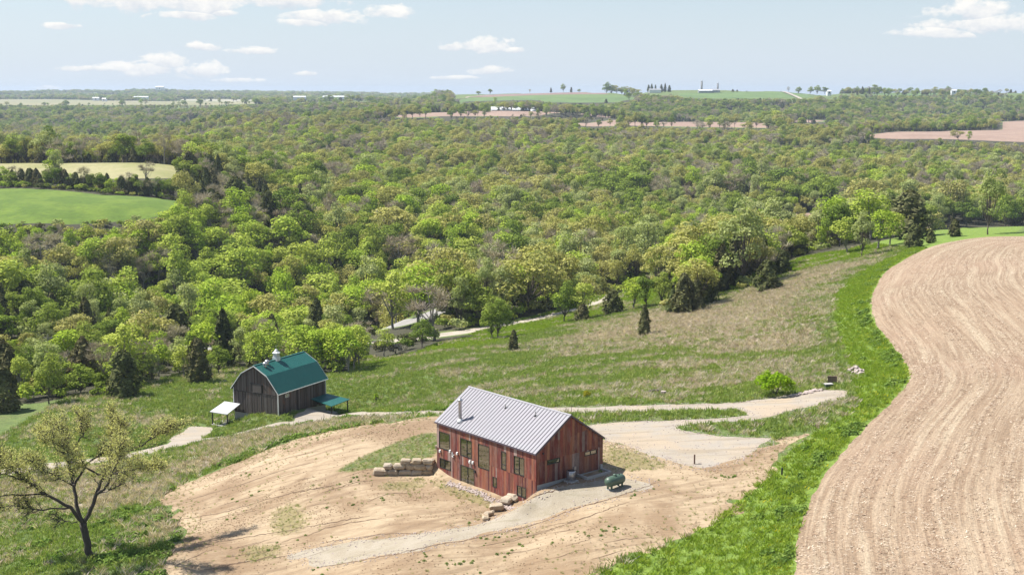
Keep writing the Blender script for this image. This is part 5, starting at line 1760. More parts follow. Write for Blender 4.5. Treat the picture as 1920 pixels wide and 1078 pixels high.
WXY = []
for d0, d1, st_ in ((195, 480, 6.3), (480, 800, 6.6), (800, 1500, 8.0), (1500, 2300, 9.0), (2300, 3600, 11.0), (3600, 5500, 17.0), (5500, 9300, 27.0)):
    X, Y = ring(d0, d1, st_, int(d0))
    WXY.append(np.column_stack([X, Y, np.full(len(X), st_)]))
WXY = np.concatenate(WXY)
X, Y, ST = WXY.T
D = np.hypot(X, Y)
open_d = np.minimum.reduce([sdf(pasture, X, Y), sdf(hay, X, Y), ldf(road_l, 7.0, X, Y), ldf(lane_l, 6.5, X, Y)])
for _, c, q in FIELDS:
    open_d = np.minimum(open_d, sdf(np.asarray(q), X, Y) - np.clip(D / 400, 0, 6))
lawn_d = np.min([sdf(p_, X, Y) for p_ in lawns], 0)
cl_d = sdf(clearing, X, Y)
gaps = fbm(X / 90, Y / 90, 5, 3)
ok = (open_d > 2.0) & (cl_d > 1.5) & (lawn_d > 1.0)
ok &= ~((D > 3300) & (gaps > .38))                      # farmland between the far woods
dn = np.full(len(X), 99.0)
nearm = D < 420
if len(single_xy):
    dn[nearm] = np.sqrt(((np.column_stack([X, Y])[nearm][:, None] - single_xy[None]) ** 2).sum(-1)).min(1)
ok &= dn > 3.0
pr_, _q = project(X, Y, np.full(len(X), -58.0))
ok &= ~((pr_ > 650) & (pr_ < 835) & (D < 342) & (np.random.default_rng(12).uniform(size=len(X)) < .93))
px_, py_ = project(X, Y, np.full(len(X), -20.0))
ok &= ~((D > 2560) & (px_ > 845) & (px_ < 1145)) & ~((D > 2690) & (px_ >= 1145) & (px_ < 1575))
ok &= ~((D > 3240) & (px_ >= 1575) & (np.random.default_rng(8).uniform(size=len(X)) < .93))
X, Y, ST, D = X[ok], Y[ok], ST[ok], D[ok]
Z = height(X, Y)
n = len(X)
rw_ = np.random.default_rng(99)
PXf, PYf = project(X, Y, Z)
# kinds: patches of one kind, tinted by where in the valley they stand
f1, f2, f3 = fbm(X / 55, Y / 55, 31, 2), fbm(X / 40 + 50, Y / 40, 32, 2), fbm(X / 30, Y / 30 + 9, 33, 2)
KN = ['aspen', 'maple', 'oak', 'cottonwood', 'bare', 'cedar']
Wt = np.zeros((n, 6)) + np.array([.14, .20, .40, .14, .24, .05])
near_l = (D < 460) & (PXf < 760)
Wt[near_l] = [.42, .17, .22, .10, .05, .07]
mid = (D < 620) & (PXf >= 760)
Wt[mid] = [.18, .20, .32, .14, .14, .08]
dkz = (PXf > 345) & (PXf < 580) & (D > 478) & (D < 600)          # dark cedars under the bright crowns
Wt[(PXf > 370) & (PXf < 620) & (D > 620) & (D < 760)] = [.30, .45, .15, .08, .02, .02]
strip_c = (D < 330) & (PXf < 700)
Wt[strip_c] = [.30, .26, .08, .12, .12, .12]
Wt[(D > 640) & (D <= 1700)] = [.10, .15, .44, .12, .27, .05]
Wt[(D > 620) & (D < 735) & (PXf > 1150)] = [.05, .42, .12, .34, .05, .04]
Wt[(D > 1700)] = [.04, .40, .18, .05, .17, .22]
Wt[:, 0] *= np.exp(2.2 * f1); Wt[:, 2] *= np.exp(2.0 * f2); Wt[:, 1] *= np.exp(1.8 * f3); Wt[:, 5] *= np.exp(-2.4 * f2); Wt[:, 4] *= np.exp(2.2 * (f1 - f3))
lmz = (PXf > 300) & (PXf < 560) & (D > 350) & (D < 462)
Wt[lmz] *= np.array([3.2, 1, .8, 1, .2, .4])
Wt[dkz] = [.02, .05, .07, .02, .24, .60]
Wt[(D > 735) & (D < 840) & (PXf > 1040) & (PXf < 1570)] = [.02, .22, .10, .04, .14, .66]
cum = np.cumsum(Wt / Wt.sum(1, keepdims=True), 1)
KI = (rw_.uniform(size=(n, 1)) > cum).sum(1).clip(0, 5)
# size: trunks grow to the room they have
ht = np.array([12.5, 12.5, 11.5, 14.5, 11.0, 7.5])[KI] * np.clip(np.exp(rw_.normal(-.06, .24, n)), .5, 1.5)
wide = np.array([1.35, 1.18, 1.10, 1.10, 1.2, 1.25])[KI] * np.clip(np.exp(rw_.normal(0, .2, n)), .65, 1.5)
farw = np.clip(ST / 8.5, 1, 2.0)
wide = wide * np.where(D > 1400, farw * .95, 1.0)
ht = ht * np.where(D > 3600, 1.12, 1.0)
scrub = (D < 330) & (PXf < 700)
ht = np.where(scrub & (KI != 5), ht * np.where(PXf > 430, .5, .62), ht)
ht = np.where((D > 735) & (D < 860) & (PXf > 1040) & (PXf < 1570), ht * 1.3, ht)
lowzone = (D > 600) & (D < 735) & (PXf > 1150) & (PXf < 1620)
ht = np.where(lowzone, ht * .8, ht)
ht = np.where(dkz & (KI == 5), ht * 1.45, ht)
# trees standing before an open field stay below the line of sight to it
fields_px = [np.array(q) for q in ([(-20, 356), (120, 360), (220, 370), (342, 381), (330, 396), (250, 405), (100, 412), (-20, 416)], [(-20, 307), (325, 311), (345, 328), (325, 342), (200, 342), (-20, 340)], [(660, 628), (700, 606), (800, 588), (806, 610), (690, 640)])]
fields_px += [np.column_stack(project(q[:, 0], q[:, 1], height(q[:, 0], q[:, 1]))) for _, _, q in [(a, b, np.asarray(c)) for a, b, c in FIELDS]]
fields_D = [500, 640, 338] + [float(np.hypot(*np.asarray(c).T).max()) for _, _, c in FIELDS]
fac = np.ones(n)
drop = np.zeros(n, bool)
for q, fd in zip(fields_px, fields_D):
    near_f = fd < 650
    for f_h in (1.0, .75, .5):
        tx_, ty_ = project(X, Y, Z + ht * f_h)
        inn = (sdf(q, tx_, ty_) < 0) & (D < fd)
        if f_h == 1.0:
            fac = np.where(inn, np.minimum(fac, .72), fac)
        else:
            drop |= inn & (f_h <= .75)
        if near_f:
            drop |= inn & (sdf(q, tx_, ty_) < (-6 if fd == 500 else -1))
for (a0, a1, b0, b1, fd) in ((908, 1012, 197, 214, 1925), (1300, 1356, 160, 177, 2830), (1205, 1262, 160, 176, 2820), (1546, 1564, 168, 178, 2840), (535, 690, 178, 190, 4280), (225, 300, 179, 190, 4650), (165, 210, 180, 192, 4280), (1780, 1800, 168, 178, 2960), (280, 330, 160, 171, 7250)):
    for f_h in (1.0, .7):
        tx_, ty_ = project(X, Y, Z + ht * f_h)
        drop |= (tx_ > a0) & (tx_ < a1) & (ty_ > b0) & (ty_ < b1) & (D < fd + 30)
hedge = np.zeros(n, bool)
drop &= rw_.uniform(size=n) > .06
k = ~drop
X, Y, Z, D, KI, ht, wide, PXf, PYf, ST = [a_[k] for a_ in (X, Y, Z, D, KI, ht * fac, wide, PXf, PYf, ST)]
n = len(X)
NVAR = np.array([len(PROTO[s_]) for s_ in KN])
VAR = (rw_.uniform(size=n) * NVAR[KI]).astype(int)
H0 = np.array([SPEC[s_][0] for s_ in KN])[KI]
SZ = ht / H0
SXY = SZ * wide
RZ = rw_.uniform(0, 6.283, n)

# hedge row between the two left fields
hx_ = np.linspace(-8, 352, 44)
hedge_pts = onground(hx_ + rw_.uniform(-4, 4, 44), np.interp(hx_, [0, 120, 220, 345], [350.5, 354, 363, 375]) - rw_.uniform(0, 3, 44))

# which crowns show: splat crowns front to back
order = np.argsort(D)
BW_, BH_ = 640, 360
buf = np.zeros((BH_, BW_), bool)
vis = np.zeros(n)
tx_, ty_ = project(X, Y, Z + ht * .97)
bx_, by_ = project(X, Y, Z)
RCc = np.array([SPEC[s_][1] for s_ in KN])[KI] * SXY
for i in order:
    if D[i] > 1100:
        break
    x0, y0, y1 = tx_[i] / 3, ty_[i] / 3, (by_[i] * .75 + ty_[i] * .25) / 3
    rx = RCc[i] * FPX / D[i] / 3 * .85
    a0, a1, b0, b1 = int(max(0, x0 - rx)), int(min(BW_, x0 + rx + 1)), int(max(0, y0)), int(min(BH_, y1 + 1))
    if a1 <= a0 or b1 <= b0:
        continue
    sub = buf[b0:b1, a0:a1]
    vis[i] = (~sub).sum() * 9
    sub[:] = True
# hide behind the crest of the crop field and the hill
hid = np.zeros(n, bool)
sel = np.where((vis > 60) & (D < 800))[0]
tt = np.linspace(.08, .96, 40)
zt = (Z + ht * .8)[sel]
LX, LY = X[sel][:, None] * tt, Y[sel][:, None] * tt
hid[sel] = (height(LX, LY, False) > zt[:, None] * tt).any(1)
vis[hid] = 0
rank = np.argsort(-vis)
solo = rank[:395]
solo = solo[(vis[solo] > 100)]
pick_mask = np.zeros(n, bool)
pick_mask[solo] = True

# words for each single tree
ADJ = dict(aspen='slender lime', maple='round green', oak='yellow olive', cottonwood='tall pale green', bare='grey leafless', cedar='dark')
def where_words(px, py, d):
    if d < 335 and px < 700:
        return 'in the left corner scrub' if px < 170 else 'in scrub behind the big grass edge cedar' if px < 300 else 'in scrub left of the barn' if px < 420 else 'in scrub behind the barn'
    if d < 345 and px < 1250:
        return 'on the slope between road and farm lane' if px < 900 else 'beside the upper farm lane'
    if px < 330:
        a_ = 'below the bright pasture'
    elif px < 480:
        a_ = 'left of the barn roof'
    elif px < 640:
        a_ = 'above the barn roof'
    elif px < 800:
        a_ = 'above the valley road bend'
    elif px < 1000:
        a_ = 'above the house roof'
    elif px < 1200:
        a_ = 'above the farm lane end'
    elif px < 1450:
        a_ = 'below the river flat'
    elif px < 1700:
        a_ = 'between river flat and green patch'
    else:
        a_ = 'beyond the crop field crest'
    b_ = 'in front woods' if d < 390 else ('in middle woods' if d < 480 else ('in upper woods' if d < 640 else 'in distant woods'))
    return b_ + ' ' + a_
sets = {}
for i in solo:
    sp = KN[KI[i]]
    sets.setdefault((sp, where_words(PXf[i], PYf[i], D[i])), []).append(i)
for (sp, wd_), li in sets.items():
    li.sort(key=lambda i: tx_[i])
    for j, i in enumerate(li):
        base = ADJ[sp] + ' ' + ('cedar' if sp == 'cedar' else 'oak' if sp == 'oak' else 'tree')
        if len(li) == 1:
            lb = base + ' ' + wd_
        elif len(li) == 2:
            lb = ('left ' if j == 0 else 'right ') + base + ' of two ' + wd_
        else:
            o_w = ORD[j] if j < len(ORD) else 'number %d' % (j + 1)
            lb = ('leftmost ' if j == 0 else 'rightmost ' if j == len(li) - 1 else o_w + ' ') + base + ' ' + ('' if j in (0, len(li) - 1) else 'from left ') + wd_
        plant(sp, VAR[i], X[i], Y[i], Z[i] - .1, SZ[i], RZ[i], lb, ('%s trees %s' % (ADJ[sp], wd_)) if len(li) > 1 else None, wide[i])

# the rest of the woodland as one mass
rest_m = ~pick_mask
base_idx = {}
for i_, (sp, v) in enumerate(ORDER):
    base_idx[(sp, v)] = i_
pk = np.array([base_idx[(KN[a_], b_)] for a_, b_ in zip(KI, VAR)])
print('woods', n, 'singles', len(solo), 'sets', len(sets))
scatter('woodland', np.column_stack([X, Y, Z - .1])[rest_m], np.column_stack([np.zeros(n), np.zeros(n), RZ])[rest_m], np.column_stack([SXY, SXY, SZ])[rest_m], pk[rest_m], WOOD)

bx_, by_ = ring(195, 560, 3.4, 4242)
bo_ = (sdf(clearing, bx_, by_) > -.5) & (np.minimum.reduce([sdf(pasture, bx_, by_), sdf(hay, bx_, by_), ldf(road_l, 7.0, bx_, by_), ldf(lane_l, 5, bx_, by_), np.min([sdf(p_, bx_, by_) for p_ in lawns], 0)]) > .8)
bo_ &= rw_.uniform(size=len(bx_)) < .75
up_, vp_ = project(bx_, by_, height(bx_, by_, False) + 1.2)
bo_ &= ~((sdf(np.array([(640, 650), (700, 604), (812, 584), (818, 614), (690, 652)]), up_, vp_) < 0) & (np.hypot(bx_, by_) < 345))
bx_, by_ = bx_[bo_], by_[bo_]
nb_ = len(bx_)
sb_ = rw_.uniform(.6, 1.7, (nb_, 1)) * np.array([[1, 1, 1]])
scatter('undergrowth', np.column_stack([bx_, by_, height(bx_, by_)]), np.column_stack([np.zeros(nb_), np.zeros(nb_), rw_.uniform(0, 6.28, nb_)]), sb_, rw_.choice(5, nb_, p=[.34, .2, .16, .14, .16]), BUSH)

for i, ((x, y), z) in enumerate(zip(hedge_pts, height(hedge_pts[:, 0], hedge_pts[:, 1]))):
    sp = ['cedar', 'maple', 'cedar', 'aspen', 'bare', 'cedar', 'maple'][rw_.integers(0, 7)]
    if hx_[i] > 230:
        sp = ['cedar', 'bare', 'cedar', 'maple'][rw_.integers(0, 4)]
    s_ = {'cedar': 6.6, 'maple': 7.4, 'aspen': 7.8, 'bare': 8}[sp] * rw_.uniform(.75, 1.15) / SPEC[sp][0]
    word = {'cedar': 'dark cedar', 'maple': 'green tree', 'aspen': 'lime tree', 'bare': 'leafless tree'}[sp]
    HEDGE = globals().setdefault('HEDGE', [])
    HEDGE.append((sp, word, x, y, float(z), s_, i))
for sp, word, x, y, z, s_, i in HEDGE:
    same = [q for q in HEDGE if q[0] == sp]
    j = [q[6] for q in same].index(i)
    pos_w = 'leftmost ' if j == 0 else 'rightmost ' if j == len(same) - 1 else (ORD[j] + ' ')
    plant(sp, i, x, y, z, s_, i * 1.7, pos_w + word + (' ' if j in (0, len(same) - 1) else ' from left ') + 'in the hedgerow between pasture and hay field', 'hedgerow ' + word + 's', 1.25)
# ------------------------------------------------------------------ the big oak on the left
def hero_oak():
    x, y, z = gp(168, 1046)
    t = thing('oak_tree', 'large spreading oak with dark bare limbs and sparse yellow buds at the left', 'tree', (x, y, z))
    r = np.random.default_rng(2024)
    sc = math.hypot(y, z) / FPX / 2.8525
    def P(a, b, d):
        zz = (1030 - b) * sc / .94
        return np.array([(a - 490) * sc * 1.12, d * 1.15, zz if zz < 6 else 6 + (zz - 6) * .62])
    tr, tw = MB(), MB()
    tips, weights = [], []
    mains = [([(492, 1040, 0), (482, 950, 0), (470, 850, 0)], .47, .34),
             ([(470, 850, 0), (435, 770, .3), (420, 660, .8), (392, 500, 1.3), (398, 390, 1.6), (350, 260, 2.2), (300, 190, 2.6)], .27, .05),
             ([(470, 850, 0), (425, 760, -.6), (330, 650, -1.4), (255, 510, -2.2), (170, 350, -2.6), (110, 290, -3.0)], .25, .04),
             ([(470, 850, 0), (505, 780, .2), (530, 710, .3), (560, 580, .9), (590, 460, 1.6), (640, 350, 2.4), (610, 210, 3.0)], .28, .05),
             ([(530, 710, .3), (605, 600, -.6), (630, 500, -1.3), (740, 440, -2.2), (880, 385, -3.0)], .18, .04),
             ([(425, 760, -.6), (300, 740, -2.0), (220, 700, -2.8), (135, 700, -3.4)], .12, .03),
             ([(330, 650, -1.4), (210, 600, -3.2), (100, 600, -4.2), (-20, 590, -5.0)], .12, .03),
             ([(300, 580, -1.8), (220, 510, .4), (110, 480, 1.6), (-10, 470, 2.4)], .13, .03),
             ([(420, 660, .8), (450, 520, 2.4), (540, 430, 3.6), (550, 260, 4.6), (540, 165, 5.0)], .17, .04),
             ([(560, 580, .9), (520, 470, -.8), (470, 370, -1.8), (440, 230, -2.4), (400, 150, -2.6)], .15, .03),
             ([(590, 460, 1.6), (690, 400, 3.4), (780, 300, 4.4), (850, 270, 5.0)], .14, .03),
             ([(630, 500, -1.3), (700, 330, -2.6), (720, 220, -3.4)], .12, .03),
             ([(255, 510, -2.2), (200, 420, -4.0), (60, 350, -5.2)], .12, .03),
             ([(392, 500, 1.3), (290, 380, 3.4), (180, 300, 4.6)], .13, .03),
             ([(398, 390, 1.6), (440, 280, 3.0), (400, 170, 3.6)], .11, .03),
             ([(420, 660, .8), (440, 560, -1.6), (400, 420, -3.4), (330, 300, -4.6)], .13, .03),
             ([(440, 845, .0), (400, 832, -.3), (355, 832, -.4)], .07, .02),
             ([(545, 700, .3), (590, 690, 1.0), (620, 670, 1.3)], .07, .02)]

    def wob(pts, n, amp):
        pts = np.array(pts)
        s = np.concatenate([[0], np.cumsum(np.linalg.norm(np.diff(pts, axis=0), axis=1))])
        u = np.linspace(0, s[-1], n)
        q = np.stack([np.interp(u, s, pts[:, k]) for k in range(3)], 1)
        q[1:-1] += r.normal(0, amp, (n - 2, 3))
        return q, s[-1]

    def twig(p, d, L, rad, lev):
        d = d / np.linalg.norm(d)
        n = 4 if lev < 3 else 3
        pts = [p]
        dd = d.copy()
        for k in range(n - 1):
            dd = dd + r.normal(0, .24, 3) + np.array([0, 0, .03])
            dd /= np.linalg.norm(dd)
            pts.append(pts[-1] + dd * L / (n - 1))
        rads = np.linspace(rad, rad * .3, n)
        tw.tube(pts, rads, 4 if lev < 2 else 3, False)
        if lev >= 3:
            tips.append(pts[-1])
            tips.append((pts[-1] + pts[-2]) / 2)
            return
        nk = {1: 6, 2: 5}[lev]
        for k in range(nk):
            f = (k + .6 + r.uniform(-.2, .3)) / nk
            j = min(int(f * (n - 1)), n - 2)
            q = pts[j] + (pts[j + 1] - pts[j]) * (f * (n - 1) - j)
            side = np.cross(dd, r.normal(size=3))
            side /= np.linalg.norm(side) + 1e-9
            twig(q, dd * .55 + side * .85 + np.array([0, 0, .22]), L * r.uniform(.42, .62), rad * .5, lev + 1)

    for pts, r0, r1 in mains:
        r0 *= .74 if r0 < .4 else 1
        q, L = wob([P(*a) for a in pts], max(5, len(pts) * 3), .05)
        rads = np.linspace(r0, r1, len(q)) if r0 < .4 else np.interp(np.linspace(0, 1, len(q)), [0, .15, 1], [.50, .33, r1])
        tr.tube(q, rads, 9 if r0 > .2 else 7)
        if r0 > .4 or L < 1.2:
            continue
        nb = int(L * 3.4)
        for k in range(nb):
            f = r.uniform(.30, 1.0) ** .8
            j = min(int(f * (len(q) - 1)), len(q) - 2)
            p = q[j] + (q[j + 1] - q[j]) * r.random()
            ax = q[j + 1] - q[j]
            ax /= np.linalg.norm(ax)
            side = np.cross(ax, r.normal(size=3))
            side /= np.linalg.norm(side)
            outw = p - np.array([0, 0, 4.5])
            outw /= np.linalg.norm(outw)
            twig(p, side * .8 + ax * .5 + outw * .35 + np.array([0, 0, .25]), r.uniform(.9, 1.75) * (1.15 - .35 * f), .05, 1)
        twig(q[-1], q[-1] - q[-2], 1.0, .04, 1)
    link('trunk', tr.mesh('trunk', m_oakbark, smooth=True), t)
    link('branches', tw.mesh('branches', m_oakbark), t)
    tips_a = np.array(tips)
    tips_a = tips_a[tips_a[:, 2] > 3.0]
    keep = r.uniform(size=len(tips_a)) < .25 + .75 * np.clip((tips_a[:, 2] - 4) / 5, 0, 1)
    tips_a = tips_a[keep]
    n = 2
    C = np.repeat(tips_a, n, 0) + r.normal(0, .15, (len(tips_a) * n, 3))
    V, F = quads(C, r.normal(0, 1, C.shape) + np.array([0, 0, .6]), .11, r)
    link('buds', mesh_np('buds', V, F, m_buds, {'tone': np.repeat(r.uniform(0, 1, len(C)), 4)}, smooth=False), t)
    print('oak', len(tw.f), len(C))


m_oakbark = plain('dark_oak_bark', (0.060, 0.048, 0.040), 0.95, 0.3, 3)
m_buds = leaf_mat('yellow_oak_buds', [(0, (0.50, 0.48, 0.20)), (1, (0.57, 0.55, 0.24))], 0.35, patch=0.3)
hero_oak()

# ------------------------------------------------------------------ bushes named one by one
def bush(px, py, w_, h_, sp, seed, label, leaf=.30, nq=1500, name='bush'):
    x, y, z = gp(px, py)
    r = np.random.default_rng(seed)
    t = thing(name, label, 'bush', (x, y, z))
    nl = 16
    L = unit_dirs(nl, r, -.1) * np.array([w_ * .34, w_ * .34, h_ * .42]) + np.array([0, 0, h_ * .42])
    k = r.integers(0, nl, nq)
    d = unit_dirs(nq, r, -.4)
    C = L[k] + d * (w_ * .19 * r.uniform(.5, 1.1, nl))[k][:, None] * r.uniform(.6, 1.05, (nq, 1))
    C[:, 2] = np.maximum(C[:, 2], .1)
    V, F = quads(C, d + r.normal(0, .45, (nq, 3)), leaf, r)
    link('foliage', mesh_np('foliage', V, F, sp, {'tone': np.repeat(r.uniform(.15, .9, nq), 4)}, smooth=False), t)
    st = MB()
    for i in range(6):
        a = r.uniform(0, 6.28)
        st.tube([(0, 0, -.2), (w_ * .2 * math.cos(a), w_ * .2 * math.sin(a), h_ * .6)], [.05, .02], 4, False)
    link('stems', st.mesh('stems', m_bark), t)


m_bright = leaf_mat('bright_bush_leaves', [(0, (0.26, 0.40, 0.025)), (1, (0.30, 0.42, 0.03))], .45, patch=.2)
bush(1452, 742, 4.6, 2.9, m_bright, 3, 'round bright lime bush beside the drive at the turnaround', .34, 1700)
bush(1100, 748, 1.1, 1.1, leaf_mat('yellow_bush_leaves', [(0, (0.36, 0.33, 0.03)), (1, (0.38, 0.36, 0.04))], .4, patch=.2), 4, 'tiny yellow green bush behind the house ridge', .2, 260)
bush(705, 752, 1.0, 1.3, LEAF['aspen'], 5, 'small thin sapling in the meadow right of the barn', .2, 160)
bush(760, 657, 4.5, 2.4, LEAF['maple'], 6, 'low green bush right of the small lime tree by the lane', .4, 900)
bush(742, 664, 3.0, 2.2, LEAF['bare'], 7, 'grey brown bush left of the low green bush by the lane', .4, 700)
bush(690, 640, 4.2, 4.0, LEAF['cedar'], 8, 'dark low cedar bush by the road bend', .45, 900)
bush(1700, 452, 3, 1.8, LEAF['cottonwood'], 9, 'pale grey bush on the grass left of the crop field crest', .35, 500)
bush(1320, 405, 12, 7, LEAF['cottonwood'], 10, 'pale rounded willow bush standing at the river flat', .7, 1300)

# ------------------------------------------------------------------ grass, weeds and straw
def tuft(blades, h_, spread, wd_, r, lean=.85):
    V, F = [], []
    for i in range(blades):
        a, q = r.uniform(0, 6.28), spread * math.sqrt(r.random())
        x, y = q * math.cos(a), q * math.sin(a)
        hh = h_ * r.uniform(.5, 1.15)
        b = r.uniform(0, 6.28)
        ln = hh * lean * r.uniform(.3, 1.4)
        w2 = wd_ / 2
        ca, sa = math.cos(b + 1.57) * w2, math.sin(b + 1.57) * w2
        o = len(V)
        V += [(x - ca, y - sa, -.03), (x + ca, y + sa, -.03), (x + math.cos(b) * ln * .5 + ca * .8, y + math.sin(b) * ln * .5 + sa * .8, hh * .65), (x + math.cos(b) * ln, y + math.sin(b) * ln, hh)]
        F.append((o, o + 1, o + 2, o + 3))
    return np.array(V), np.array(F)


def grass_mat(name, stops, trans=.3):
    return leaf_mat(name, stops, trans, patch=0.0)


GM = dict(dry=grass_mat('dry_grass_blades', [(0, (0.56, 0.465, 0.37)), (.3, (0.66, 0.57, 0.47)), (.6, (0.59, 0.495, 0.415)), (.85, (0.36, 0.28, 0.22)), (1, (0.44, 0.41, 0.22))]),
          green=grass_mat('meadow_grass_blades', [(0, (0.190, 0.275, 0.058)), (.4, (0.235, 0.315, 0.070)), (.75, (0.320, 0.350, 0.110)), (1, (0.260, 0.330, 0.120))]),
          lush=grass_mat('lush_grass_blades', [(0, (0.205, 0.305, 0.033)), (.5, (0.255, 0.350, 0.043)), (.85, (0.315, 0.380, 0.058)), (1, (0.22, 0.31, 0.08))]),
          weed=grass_mat('weed_leaves', [(0, (0.120, 0.200, 0.045)), (.5, (0.170, 0.255, 0.055)), (1, (0.220, 0.295, 0.075))]),
          yellow=grass_mat('yellow_flowers', [(0, (0.62, 0.52, 0.02)), (1, (0.58, 0.50, 0.04))]),
          straw=grass_mat('corn_straw', [(0, (0.56, 0.455, 0.35)), (.3, (0.64, 0.54, 0.43)), (.55, (0.45, 0.335, 0.25)), (.75, (0.185, 0.115, 0.075)), (1, (0.33, 0.22, 0.155))], .05))
KC = {}
gr_ = np.random.default_rng(5)
for kname, mk, nv in (('dry', lambda r: tuft(13, .75, .34, .065, r), 3), ('green', lambda r: tuft(12, .42, .36, .07, r), 3), ('lush', lambda r: tuft(13, .40, .34, .07, r, .9), 3),
                      ('weed', None, 3), ('yellow', lambda r: tuft(6, .30, .35, .10, r), 2), ('straw', None, 4)):
    cl = bpy.data.collections.new(kname + '_kinds')
    KC[kname] = (cl, nv)
    for v in range(nv):
        if kname == 'weed':
            nq = 60
            d = unit_dirs(nq, gr_, 0)
            V, F = quads(d * np.array([.5, .5, .42]) * gr_.uniform(.5, 1.1, (nq, 1)), d + gr_.normal(0, .4, (nq, 3)), .22, gr_)
        elif kname == 'straw':
            V, F = [], []
            for i in range(5):
                a, b = gr_.uniform(0, 6.28), gr_.uniform(-.5, .5, 2)
                l, w2, tl = gr_.uniform(.07, .17), gr_.uniform(.018, .042), gr_.uniform(.0, .10)
                ca, sa = math.cos(a), math.sin(a)
                o = len(V)
                V += [(b[0] - ca * l - sa * w2, b[1] - sa * l + ca * w2, .02), (b[0] - ca * l + sa * w2, b[1] - sa * l - ca * w2, .02), (b[0] + ca * l + sa * w2, b[1] + sa * l - ca * w2, .02 + tl), (b[0] + ca * l - sa * w2, b[1] + sa * l + ca * w2, .035 + tl)]
                F.append((o, o + 1, o + 2, o + 3))
            V, F = np.array(V), np.array(F)
        else:
            V, F = mk(gr_)
        o = bpy.data.objects.new('%s%d' % (kname, v), mesh_np(kname, V, F, GM[kname], {'tone': np.repeat(gr_.uniform(.2, .8, len(F)), 4)}, smooth=False))
        cl.objects.link(o)


def sow(name, kname, X, Y, lo, hi, tilt=.12):
    n = len(X)
    cl, nv = KC[kname]
    s = gr_.uniform(lo, hi, (n, 1)) * np.ones((1, 3))
    scatter(name, np.column_stack([X, Y, height(X, Y)]), np.column_stack([gr_.normal(0, tilt, n), gr_.normal(0, tilt, n), gr_.uniform(0, 6.28, n)]), s, gr_.integers(0, nv, n), cl)
    print(name, n)


def rnd_in(n, x0, x1, y0, y1):
    return gr_.uniform(x0, x1, n), gr_.uniform(y0, y1, n)


drycore = smooth_poly(G((1225, 585), (1300, 575), (1400, 540), (1500, 510), (1665, 478), (1600, 525), (1565, 560), (1570, 640), (1520, 672), (1420, 655), (1340, 660), (1250, 640), (1130, 660), (1010, 664), (1060, 630)))
hard = lambda x, y: np.minimum.reduce([sdf(apron2, x, y), sdf(pad, x, y), sdf(turn, x, y), sdf(apron, x, y), sdf(path, x, y), ldf(drive_l, 3.3, x, y), ldf(lane_l, 3.4, x, y), ldf(road_l, 6, x, y)])
def off_house(x, y):
    q = (x - HO[0]) * HU[0] + (y - HO[1]) * HU[1], (x - HO[0]) * HV[0] + (y - HO[1]) * HV[1]
    b = (x - BO[0]) * BL[0] + (y - BO[1]) * BL[1], (x - BO[0]) * BG[0] + (y - BO[1]) * BG[1]
    return ~((q[0] > -HL - .2) & (q[0] < .3) & (q[1] > -.2) & (q[1] < HW + .2)) & ~((b[0] > -.3) & (b[0] < BLEN + .3) & (b[1] > -.3) & (b[1] < BW + .3))
def in_view(x, y):
    return np.abs(np.arctan2(x, y)) < .42
# rough meadow: straw-coloured stems in drifts
x, y = rnd_in(360000, -75, 95, 82, 335)
ok_ = in_view(x, y) & (sdf(clearing, x, y) < 1)
x, y = x[ok_], y[ok_]
md, wdv, ls, cr, di = sdf(meadow, x, y), sdf(weedy, x, y), sdf(lush, x, y), sdf(crop, x, y), sdf(dirt, x, y)
hd_ = hard(x, y)
okh = off_house(x, y) & (hd_ > .25) & (cr > .3)
drift = fbm(x / 9, y / 6, 41, 3) * 1.4 + fbm(x / 2.2, y / 1.8, 44, 2) * .5
mdn = md + fbm(x / 11, y / 8, 47, 2) * 9
pdry = np.clip(.30 - mdn / 22, 0, .80) * np.clip(.62 - (sdf(drycore, x, y) + fbm(x / 7, y / 6, 49, 2) * 8) / 16, .26, 1.0) + np.where(wdv < 0, .60, 0) + np.where((mdn >= 9) & (wdv >= 0), -.10, 0)
pdry = np.maximum(pdry, np.where((x < -12) & (y < 152), .34, 0))
pdry = np.where((ls < -.5) | (di < -.4), 0, pdry)
k = okh & (gr_.uniform(size=len(x)) < np.clip(pdry + drift * .65, 0, .9) * .5) & (di > .2) & (ls > -.5) & (hd_ > np.where(x < 2, 2.6, .8))
sow('dry_grass', 'dry', x[k], y[k], .4, 1.05)
lw = np.min([sdf(p_, x, y) for p_ in lawns], 0)
k = okh & (gr_.uniform(size=len(x)) < np.where((ls > 0) & (di > .3) & (lw > 0), np.clip(.46 - pdry * .40 - drift * .22, .06, .55), 0))
sow('meadow_grass', 'green', x[k], y[k], .6, 1.5)
k = okh & (di > .2) & (gr_.uniform(size=len(x)) < np.where((ls < 0) | (lw < 0), .55, 0))
sow('lush_grass', 'lush', x[k], y[k], .6, 1.3)
dl = np.maximum(ls, -cr)
wpatch = fbm(x / 4.0, y / 3.0, 51, 2)
edge_l = (di > .2) & (di < 7) & (x < -6) & (wdv > -1)
k = okh & ((edge_l & (wpatch > -.05) & (gr_.uniform(size=len(x)) < .5)) | ((di > .2) & (x < -14) & (y < 150) & (wpatch > .3) & (gr_.uniform(size=len(x)) < .2)) | ((cr < 2.4) & (ls < 0) & (wpatch > .12) & (gr_.uniform(size=len(x)) < .30))
           | ((ls < 0) & (wpatch > .5) & (gr_.uniform(size=len(x)) < .12)) | ((hd_ < 1.6) & (di > 0) & (y > 150) & (wpatch > 0) & (gr_.uniform(size=len(x)) < .22)) )
sow('green_weeds', 'weed', x[k], y[k], .45, 1.25)
k = (di < -.5) & off_house(x, y) & (hd_ > .2) & (wpatch > .44) & (gr_.uniform(size=len(x)) < .12)
sow('small_soil_weeds', 'weed', x[k], y[k], .12, .42)
